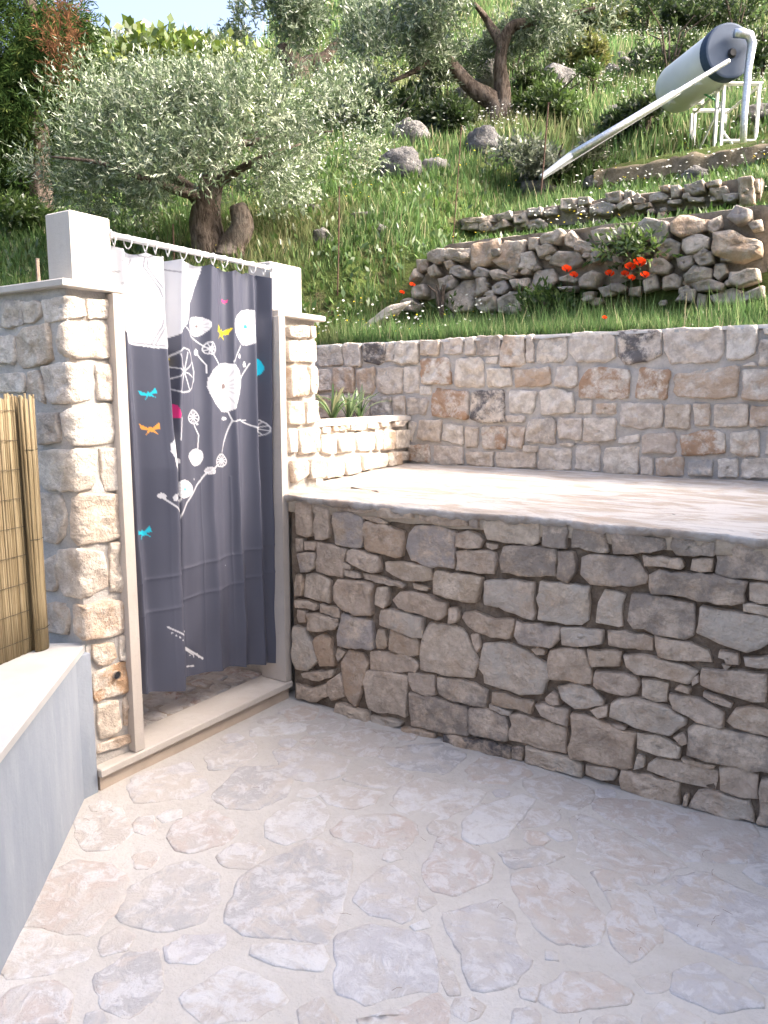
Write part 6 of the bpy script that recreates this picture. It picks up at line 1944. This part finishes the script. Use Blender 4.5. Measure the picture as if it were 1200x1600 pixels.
# poppies
for k, (u, v, r, lab) in enumerate([(886, 424, 0.035, 'red poppy, upper of the pair left of the poppy cluster'), (897, 433, 0.030, 'orange red poppy, lower of the pair left of the poppy cluster'), (953, 431, 0.032, 'single red poppy at the left end of the poppy cluster'),
        (977, 431, 0.028, 'small red poppy low in the middle of the cluster'), (985, 421, 0.036, 'orange red poppy in the upper middle of the cluster'), (1000, 415, 0.042, 'largest red poppy at the top right of the cluster'), (1008, 433, 0.030, 'red poppy at the right end of the cluster'),
        (987, 437, 0.026, 'half closed red poppy lowest in the cluster'), (645, 447, 0.024, 'small red poppy at the left end of the lower terrace wall'), (629, 459, 0.022, 'small red poppy above the long pale slab'), (945, 498, 0.016, 'tiny dark red poppy bud in the grass above the retaining wall')]):
    p = on_y(u, v, 5.72 if k < 10 else 5.2); g = float(terrain(p.x, p.y))
    t = tag(empty('poppy', (p.x, p.y, g)), lab, 'poppy', 'red poppies in the grass')
    m = MB(); m.tube([(p.x + 0.02, p.y, g - 0.02), (p.x + 0.012, p.y, (g + p.z) / 2), tuple(p)], 0.0016, 5)
    o = m.build('stem', M['leaf'], t)
    a = o.data.color_attributes.new('Col', 'FLOAT_COLOR', 'POINT'); a.data.foreach_set('color', [0.08, 0.13, 0.04, 1] * len(o.data.vertices))
    for q in range(4):
        az = q * math.pi / 2 + RNG.uniform(0, 0.4)
        vs, cs = [], []
        for j in range(5):
            for i in range(5):
                s = (i / 4 - 0.5) * 2; tt_ = j / 4
                rr = r * (0.12 + 0.95 * tt_); an = az + s * 0.75
                lift = r * (0.75 * tt_ ** 0.7 + 0.10 * math.sin(i * 2.1 + q) * tt_)
                q3 = Vector((math.cos(an) * rr, math.sin(an) * rr * 0.9, lift))
                q3 = Vector((q3.x, q3.y - 0.5 * q3.z * 0.6, q3.z * 0.85 - q3.y * 0.6))
                vs.append(tuple(p + q3)); cs.append((0.75, 0.035 + 0.03 * tt_, 0.012))
        fs = [(j * 5 + i, j * 5 + i + 1, (j + 1) * 5 + i + 1, (j + 1) * 5 + i) for j in range(4) for i in range(4)]
        big_mesh('petal', np.array(vs), np.array(fs), M['petal'], t, cols=np.array(cs), smooth=True, loc=tuple(p))
    m = MB(); m.tube([tuple(p), tuple(p + Vector((0, -0.3 * r, 0.35 * r)))], [r * 0.16, r * 0.2], 7); m.build('seed_head', M['black'], t)

# ------------------------------------------------------------------ grass and meadow flowers (uncountable)
def visible_uv(P):
    d = P - np.array([0, 0, CAM_H])
    fw = d[:, 0] * FWD[0] + d[:, 1] * FWD[1]; rt = d[:, 0] * RGT[0] + d[:, 1] * RGT[1]; up = d[:, 2]
    zc = fw * math.cos(PITCH) - up * math.sin(PITCH); yc = -(up * math.cos(PITCH) + fw * math.sin(PITCH))
    zc2 = fw * math.cos(PITCH) + (-up) * math.sin(PITCH)
    return 600 + FOC * rt / zc2, 800 + FOC * (-(up) * math.cos(PITCH) - fw * math.sin(PITCH)) / zc2, fw

def scatter(n, dlo, dhi, margin=160):
    """points on the hillside spread evenly over the view between two distances"""
    u = RNG.uniform(-margin, 1200 + margin, n)
    d = dlo * (dhi / dlo) ** RNG.random(n)
    lat = (u - 600) / 1213.0 * d
    X = FWD[0] * d + RGT[0] * lat; Y = FWD[1] * d + RGT[1] * lat
    ok = ~hole(X, Y) & ((Y > 5.13) | (X < -4.1)) & ((lat > -0.14 * d) | (d < 22))
    # keep off the terrace stones
    w = X > -3.75
    ok &= ~(w & (Y > 5.90) & (Y < 6.22)) & ~(w & (Y > 7.22) & (Y < 7.48))
    ok &= ~((X > -2.75) & (Y > 8.62) & (Y < 10.2) & (RNG.random(n) < 0.93))
    X, Y, d = X[ok], Y[ok], d[ok]
    return X, Y, terrain(X, Y), d

GREENS = [(0.078, 0.138, 0.046), (0.105, 0.165, 0.058), (0.055, 0.108, 0.036), (0.155, 0.195, 0.080), (0.26, 0.25, 0.14)]
GREENS = [(a * 1.28, b * 1.25, c * 1.35) for a, b, c in GREENS]
def blades(X, Y, Z, d, h, w, cols, wts, bend=0.5):
    n = len(X)
    az = RNG.uniform(0, 2 * math.pi, n); ln = h * RNG.uniform(0.5, 1.25, n); b = RNG.uniform(0.1, bend, n) * ln
    dx, dy = np.cos(az), np.sin(az)
    P = np.stack([X, Y, Z - 0.02], -1)
    S = np.stack([-dy, dx, np.zeros(n)], -1) * (w * 0.5)[:, None]
    mid = P + np.stack([dx * b * 0.35, dy * b * 0.35, ln * 0.55], -1)
    tip = P + np.stack([dx * b, dy * b, ln], -1)
    V = np.stack([P - S, P + S, mid + S * 0.8, tip, mid - S * 0.8], 1).reshape(-1, 3)
    i = np.arange(n)[:, None] * 5
    Q = np.concatenate([i + np.array([[0, 1, 2]]), i + np.array([[0, 2, 4]]), i + np.array([[4, 2, 3]])], 0)
    c = palette(n, cols, wts, 0.2)
    # patches of drier and lusher growth
    k = np.clip(0.5 + vnoise(X, Y, 1.3, 5) * 1.3, 0, 1)[:, None]
    k2 = sstep(vnoise(X, Y, 2.3, 14) + 0.4 * vnoise(X, Y, 0.6, 15), 0.12, 0.38)[:, None]
    c = c * (0.85 + 0.45 * k) * (1 - 0.5 * k2) + k2 * 0.5 * np.array([0.19, 0.165, 0.09])
    C = np.repeat(np.clip(c, 0.004, 0.8), 5, 0)
    return V, Q, C

parts = []
X, Y, Z, d = scatter(90000, 5.0, 9.5)
dens = vnoise(X, Y, 0.8, 6) + 0.5
keep = RNG.random(len(X)) < 0.35 + 0.8 * dens
X, Y, Z, d = X[keep], Y[keep], Z[keep], d[keep]
hgt = 0.72 * (0.12 + 0.18 * (vnoise(X, Y, 0.9, 8) + 0.5) - 0.04 * (Y < 5.9)) * np.where((X > -3.9) & (Y > 6.2) & (Y < 7.3), 0.45, 1.0) * np.where((X > -3.0) & (Y > 8.0), 0.5, 1.0)
hgt = hgt * np.where(RNG.random(len(X)) < 0.08, 1.7, 1.0)
parts.append(blades(X, Y, Z, d, hgt, 0.005 + 0.0009 * d * RNG.uniform(0.6, 1.3, len(X)), GREENS, [0.3, 0.3, 0.2, 0.14, 0.06]))
X, Y, Z, d = scatter(90000, 9.5, 30)
keep = RNG.random(len(X)) < 0.45 + 0.7 * (vnoise(X, Y, 1.5, 6) + 0.5)
X, Y, Z, d = X[keep], Y[keep], Z[keep], d[keep]
parts.append(blades(X, Y, Z, d, 0.15 + 0.011 * d * (vnoise(X, Y, 1.6, 8) + 0.6), 0.004 + 0.0016 * d, GREENS, [0.25, 0.27, 0.18, 0.2, 0.10]))
X, Y, Z, d = scatter(30000, 30, 66)
parts.append(blades(X, Y, Z, d, 0.5 + 0.02 * d * RNG.random(len(X)), 0.004 * d, GREENS, [0.25, 0.25, 0.2, 0.2, 0.1]))
# a thick fringe along the retaining wall and the strip before the terrace wall
n = 16000
X = RNG.uniform(-4.0, 0.3, n); Y = 5.135 + RNG.random(n) ** 1.3 * 0.75; Z = terrain(X, Y)
parts.append(blades(X, Y, Z, np.full(n, 5.5), 0.07 + 0.16 * (vnoise(X, Y, 0.35, 9) + 0.5) + 0.12 * RNG.random(n) * (RNG.random(n) < 0.12), np.full(n, 0.0075), GREENS, [0.32, 0.3, 0.2, 0.12, 0.06]))
# broad-leaved weeds low in the grass
X, Y, Z, d = scatter(16000, 5.1, 10)
D = norm(np.stack([RNG.normal(size=len(X)), RNG.normal(size=len(X)), 0.9 + RNG.random(len(X))], -1))
off = 0
VV, FF, CC = [], [], []
for (v_, f_, c_) in parts:
    VV.append(v_); FF.append(f_ + off); CC.append(c_); off += len(v_)
g = big_mesh('meadow_grass', np.concatenate(VV), np.concatenate(FF), M['grass'], cols=np.concatenate(CC))
tag(g, 'tall wild meadow grass covering the hillside', 'grass', kind='stuff')
lv, lf, lc = leaf_quads(np.stack([X, Y, Z + 0.02], -1), D, RNG.uniform(0.05, 0.13, len(X)), RNG.uniform(0.02, 0.045, len(X)), palette(len(X), [(0.06, 0.12, 0.025), (0.09, 0.15, 0.035), (0.045, 0.09, 0.02)]))
tag(big_mesh('broad_leaf_weeds', lv, lf, M['leaf'], cols=lc), 'broad leaved weeds low in the meadow grass', 'weeds', kind='stuff')

def flowers(name, label, n, dlo, dhi, size, cols, hrange, patch, thr, seed, ulim=None):
    X, Y, Z, d = scatter(n, dlo, dhi, 60)
    k = vnoise(X, Y, patch, seed) + 0.5
    keep = (k > thr) & ~((X > -3.95) & (Y < 8.8) & (RNG.random(len(X)) < 0.8) & (name[0] == 'w')) & ((X * RGT[0] + Y * RGT[1]) > -0.22 * d)
    X, Y, Z, d = X[keep], Y[keep], Z[keep], d[keep]
    m_ = len(X)
    C = np.stack([X, Y, Z + RNG.uniform(*hrange, m_)], -1)
    nrm = norm(np.stack([RNG.normal(size=m_) * 0.4 + 0.2, RNG.normal(size=m_) * 0.4 - 0.5, np.ones(m_)], -1))
    a = norm(np.cross(nrm, np.array([1.0, 0.2, 0.1]))); b = np.cross(nrm, a)
    s = (size * RNG.uniform(0.6, 1.2, m_) * (0.55 + 0.06 * d))[:, None]
    ring = [C + (a * math.cos(t) + b * math.sin(t)) * s for t in np.linspace(0, 2 * math.pi, 6)[:-1]]
    V = np.stack(ring, 1).reshape(-1, 3); F = np.arange(m_ * 5).reshape(m_, 5)
    o = big_mesh(name, V, F, M['petal'], cols=np.repeat(palette(m_, cols, None, 0.08), 5, 0))
    return tag(o, label, 'flowers', kind='stuff')
flowers('white_meadow_flowers', 'small white flowers dotted through the meadow grass', 20000, 6.0, 22, 0.012, [(0.72, 0.72, 0.66), (0.62, 0.63, 0.55)], (0.14, 0.34), 1.1, 0.52, 11)
flowers('yellow_meadow_flowers', 'small yellow flowers dotted among the terraces', 1500, 5.2, 10, 0.009, [(0.70, 0.55, 0.04), (0.62, 0.50, 0.06)], (0.12, 0.26), 0.7, 0.66, 12)

# --- thin stakes
for k, (u0, v0, u1, v1, dd_, r, mt, lab) in enumerate([(530, 292, 527, 428, 7.0, 0.0065, 'rust', 'thin dark rusty stake in the grass right of the near olive'), (721, 196, 706, 380, 7.4, 0.0055, 'rust', 'thin leaning stake left of the lower terrace wall'),
        (857, 160, 844, 275, 8.6, 0.009, 'rust', 'dark leaning stake left of the solar collector foot'), (58, 404, 60, 450, 6.2, 0.014, 'post_wood', 'short wooden stake behind the left cap slab'), (270, 350, 271, 390, 7.0, 0.006, 'rust', 'thin stake left of the near olive trunk')]):
    a, b = at(u0, v0, dd_), at(u1, v1, dd_); b.z = min(b.z, float(terrain(b.x, b.y)) - 0.03)
    s = tag(empty('stake', b), lab, 'stake')
    m = MB(); m.tube([b, b.lerp(a, 0.5) + Vector((0.004, 0, 0)), a], r, 6); m.build('shaft', M[mt], s)
    m = MB(); m.tube([a + Vector((0, 0, -0.02)), a + Vector((0.03 if k == 2 else 0.008, 0, 0.0))], r * 0.8, 5); m.build('hook', M[mt], s)

# ------------------------------------------------------------------ solar water heater
DH = 9.0
ax = Vector((FWD[0], FWD[1], 0)) * 0.985 - Vector((RGT[0], RGT[1], 0)) * 0.17; rt = Vector((RGT[0], RGT[1], 0)); upv = Vector((0, 0, 1))
feet = at(1125, 243, DH)
heater = tag(empty('solar_water_heater', (feet.x, feet.y, feet.z)), 'solar water heater with white tank, blue grey end cap and silver sloping collector pipe', 'water heater')
tc = at(1136, 82, DH - 0.1); TR, TLN = 0.275, 1.08
rings = [(0.0, 0.97), (0.03, 1.0), (0.5, 1.0), (TLN - 0.12, 1.0), (TLN - 0.04, 0.93), (TLN, 0.75), (TLN + 0.03, 0.4), (TLN + 0.035, 0.0001)]
m = MB(); m.tube([tc + ax * a for a, r in rings], [TR * r for a, r in rings], 40); m.build('tank', M['tank'], heater, smooth=True)
m = MB(); cr = [(-0.055, 0.93), (-0.05, 1.0), (-0.01, 1.035), (0.06, 1.035), (0.062, 1.0)]
m.tube([tc + ax * a for a, r in cr], [TR * r for a, r in cr], 40); m.build('end_cap', M['tank_cap'], heater)
m = MB(); m.tube([tc - ax * 0.058 + rt * 0.02 - upv * 0.03, tc - ax * 0.085 + rt * 0.02 - upv * 0.03], [0.05, 0.035], 16); m.build('inspection_knob', M['black'], heater)
m = MB(); m.tube([tc - ax * 0.06 + rt * 0.22 + upv * 0.06, tc - ax * 0.10 + rt * 0.22 + upv * 0.06], [0.03, 0.03], 10); m.build('valve_nub', M['plastic'], heater)
zb = feet.z - 0.06; ztop1 = at(1107, 128, DH).z
def lat_at(u): return (u - 600) / 1213.0 * DH
def fr(a, l, z): return Vector((FWD[0] * a + RGT[0] * l, FWD[1] * a + RGT[1] * l, z))
lL, lR = lat_at(1103), lat_at(1155)
a1, a2 = DH + 0.05, DH + 0.85
def bar(name, p, q, w=0.02, mat='white_metal'):
    m = MB(); m.tube([p, q], w * 0.72, 4); return m.build(name, M[mat], heater)
fz = feet.z - 0.05
for (a, l, s) in ((a1, lL, 0), (a1, lR, 0), (a1 + 0.12, lL - 0.02, 0), (a2, lL, 0), (a2, lR - 0.02, 0), (a2 + 0.10, lL, 0)):
    bar('leg', fr(a, l, fz), fr(a, l, ztop1), 0.028)
bar('top_rail', fr(a1, lL - 0.03, ztop1), fr(a1, lR + 0.03, ztop1), 0.03)
bar('top_rail', fr(a2, lL - 0.03, ztop1), fr(a2, lR + 0.03, ztop1), 0.03)
bar('side_rail', fr(a1, lL, ztop1 - 0.02), fr(a2, lL, ztop1 - 0.02), 0.024)
bar('side_rail', fr(a1, lR, ztop1 - 0.02), fr(a2, lR, ztop1 - 0.02), 0.024)
bar('cross_rail', fr(a1, lL, fz + 0.22), fr(a1, lR, fz + 0.22), 0.024)
bar('cross_rail', fr(a2, lL, fz + 0.22), fr(a2, lR, fz + 0.22), 0.022)
bar('brace', fr(a1, lL, fz + 0.33), fr(a1, lR - 0.12, fz + 0.02), 0.02)
bar('brace', fr(a2, lL, fz + 0.2), fr(a1, lL, ztop1 - 0.15), 0.018, 'frame')
for a in (DH + 0.2, DH + 0.75):
    m = MB(); c = tc + ax * (a - DH + 0.0)
    m.prism([(c.x - RGT[0] * 0.2, c.y - RGT[1] * 0.2), (c.x + RGT[0] * 0.2, c.y + RGT[1] * 0.2), (c.x + RGT[0] * 0.2 + FWD[0] * 0.05, c.y + RGT[1] * 0.2 + FWD[1] * 0.05), (c.x - RGT[0] * 0.2 + FWD[0] * 0.05, c.y - RGT[1] * 0.2 + FWD[1] * 0.05)], ztop1 + 0.01, tc.z - TR * 0.72)
    m.build('saddle', M['tank'], heater)
f0, f1, f2_ = at(1137, 96, DH - 0.25), at(893, 243, DH - 0.25), at(846, 277, DH - 0.25)
m = MB(); m.tube([f0 + (f0 - f1).normalized() * 0.02, f0, f0.lerp(f1, 0.33), f0.lerp(f1, 0.34), f0.lerp(f1, 0.67), f1], [0.02, 0.026, 0.027, 0.037, 0.039, 0.046], 14); m.build('foil_pipe', M['foil'], heater, smooth=True)
# collector: a flat box lying along the pipe, running away from the viewer
dl = (f2_ - f0).normalized(); dv = (f0.lerp(f2_, 0.7) - Vector((0, 0, CAM_H))).normalized(); nn = dl.cross(dv).normalized()
if nn.z < 0: nn = -nn
c0 = f0.lerp(f2_, 0.25) + dv * 0.06; c1 = f2_ + dv * 0.02
m = MB(); vs_ = []
for t in (-0.03, 0.03):
    for p in (c0, c1, c1 + dv * 0.85, c0 + dv * 0.85): vs_.append(p + nn * t)
m.add(vs_, [(0, 1, 2, 3), (7, 6, 5, 4), (0, 4, 5, 1), (1, 5, 6, 2), (2, 6, 7, 3), (3, 7, 4, 0)])
m.build('collector', M['frame'], heater)
m = MB(); vs_ = []
for t in (0.031, 0.036):
    for p in (c0 + dl * 0.03 + dv * 0.03, c1 - dl * 0.03 + dv * 0.03, c1 - dl * 0.03 + dv * 0.82, c0 + dl * 0.03 + dv * 0.82): vs_.append(p + nn * t)
m.add(vs_, [(0, 1, 2, 3), (7, 6, 5, 4), (0, 4, 5, 1), (1, 5, 6, 2), (2, 6, 7, 3), (3, 7, 4, 0)])
m.build('collector_glass', M['glass'], heater)
m = MB(); m.tube([f1, f1.lerp(f2_, 0.45), f2_], [0.045, 0.038, 0.03], 6); m.build('collector_edge', M['frame'], heater)
e0 = at(1152, 52, DH - 0.22)
m = MB(); m.tube([e0 - rt * 0.03, e0 + rt * 0.06, e0 + rt * 0.13 - upv * 0.02, e0 + rt * 0.165 - upv * 0.10, at(1169, 110, DH - 0.2), at(1163, 180, DH - 0.2), at(1160, 246, DH - 0.2)], [0.045, 0.047, 0.048, 0.046, 0.038, 0.036, 0.034], 12); m.build('foil_pipe', M['foil'], heater, smooth=True)
m = MB(); m.tube([fr(a1 + 0.3, lL + 0.12, fz), fr(a1 + 0.32, lL + 0.13, ztop1 - 0.1), tc + ax * 0.4 - upv * TR * 0.98], 0.012, 6); m.build('hose', M['green_hose'], heater)

# ------------------------------------------------------------------ plain building added out of view at the right to shade the patio
HX, HY0, HY1, HT = 2.6, -4.2, 5.75, 5.6
added_house = tag(empty('added_house', (HX + 2.5, 0, 0)), 'plain plastered building added out of view at the right to shade the patio', 'added_house')
m = MB(); m.box(HX, HX + 5, HY0, HY1, -0.05, HT); m.build('wall', M['added_house'], added_house)
m = MB()
for (x, z) in ((HX - 0.10, HT), (HX + 2.5, HT + 1.1), (HX + 5.1, HT)):
    for y in (HY0 - 0.2, HY1): m.v.append((x, y, z))
for (x, z) in ((HX - 0.10, HT + 0.06), (HX + 2.5, HT + 1.16), (HX + 5.1, HT + 0.06)):
    for y in (HY0 - 0.2, HY1): m.v.append((x, y, z))
m.f += [(0, 1, 3, 2), (2, 3, 5, 4), (6, 8, 9, 7), (8, 10, 11, 9), (0, 6, 7, 1), (4, 5, 11, 10), (0, 2, 8, 6), (2, 4, 10, 8), (1, 7, 9, 3), (3, 9, 11, 5)]
m.build('roof', M['rooftile'], added_house)
for y in (-2.6, -0.4, 1.7):
    for z in (0.95, 3.7):
        m = MB(); m.box(HX - 0.03, HX - 0.002, y - 0.45, y + 0.45, z, z + 1.25); w_ = m.build('window', M['ledge'], added_house)
        m = MB(); m.box(HX - 0.034, HX - 0.031, y - 0.38, y + 0.38, z + 0.07, z + 1.18); m.build('pane', M['glass'], w_)
        for s in (-1, 1):
            m = MB(); m.box(HX - 0.04, HX - 0.003, y + s * 0.69 - 0.22, y + s * 0.69 + 0.22, z, z + 1.25); m.build('shutter', M['shutter'], w_)

# ------------------------------------------------------------------ litter: pine needles and twigs on the paving
lit = MB()
rn_ = random.Random(21)
for k in range(75):
    if rn_.random() < 0.6: x, y = rn_.uniform(-1.3, -0.1), rn_.uniform(0.9, 2.7)
    else: x, y = rn_.uniform(-2.4, 0.1), rn_.uniform(0.5, 2.9)
    z = floor_z(x, y) + 0.0115
    a = rn_.uniform(0, math.pi); L = rn_.uniform(0.008, 0.04)
    dx, dy = math.cos(a) * L, math.sin(a) * L
    lit.tube([(x, y, z), (x + dx * 0.5 - dy * 0.1, y + dy * 0.5 + dx * 0.1, z + 0.002), (x + dx, y + dy, z)], 0.0006, 4)
tag(lit.build('dry_needles', M['post_wood']), 'dry needles and bits of twig scattered on the paving', 'litter', kind='stuff')
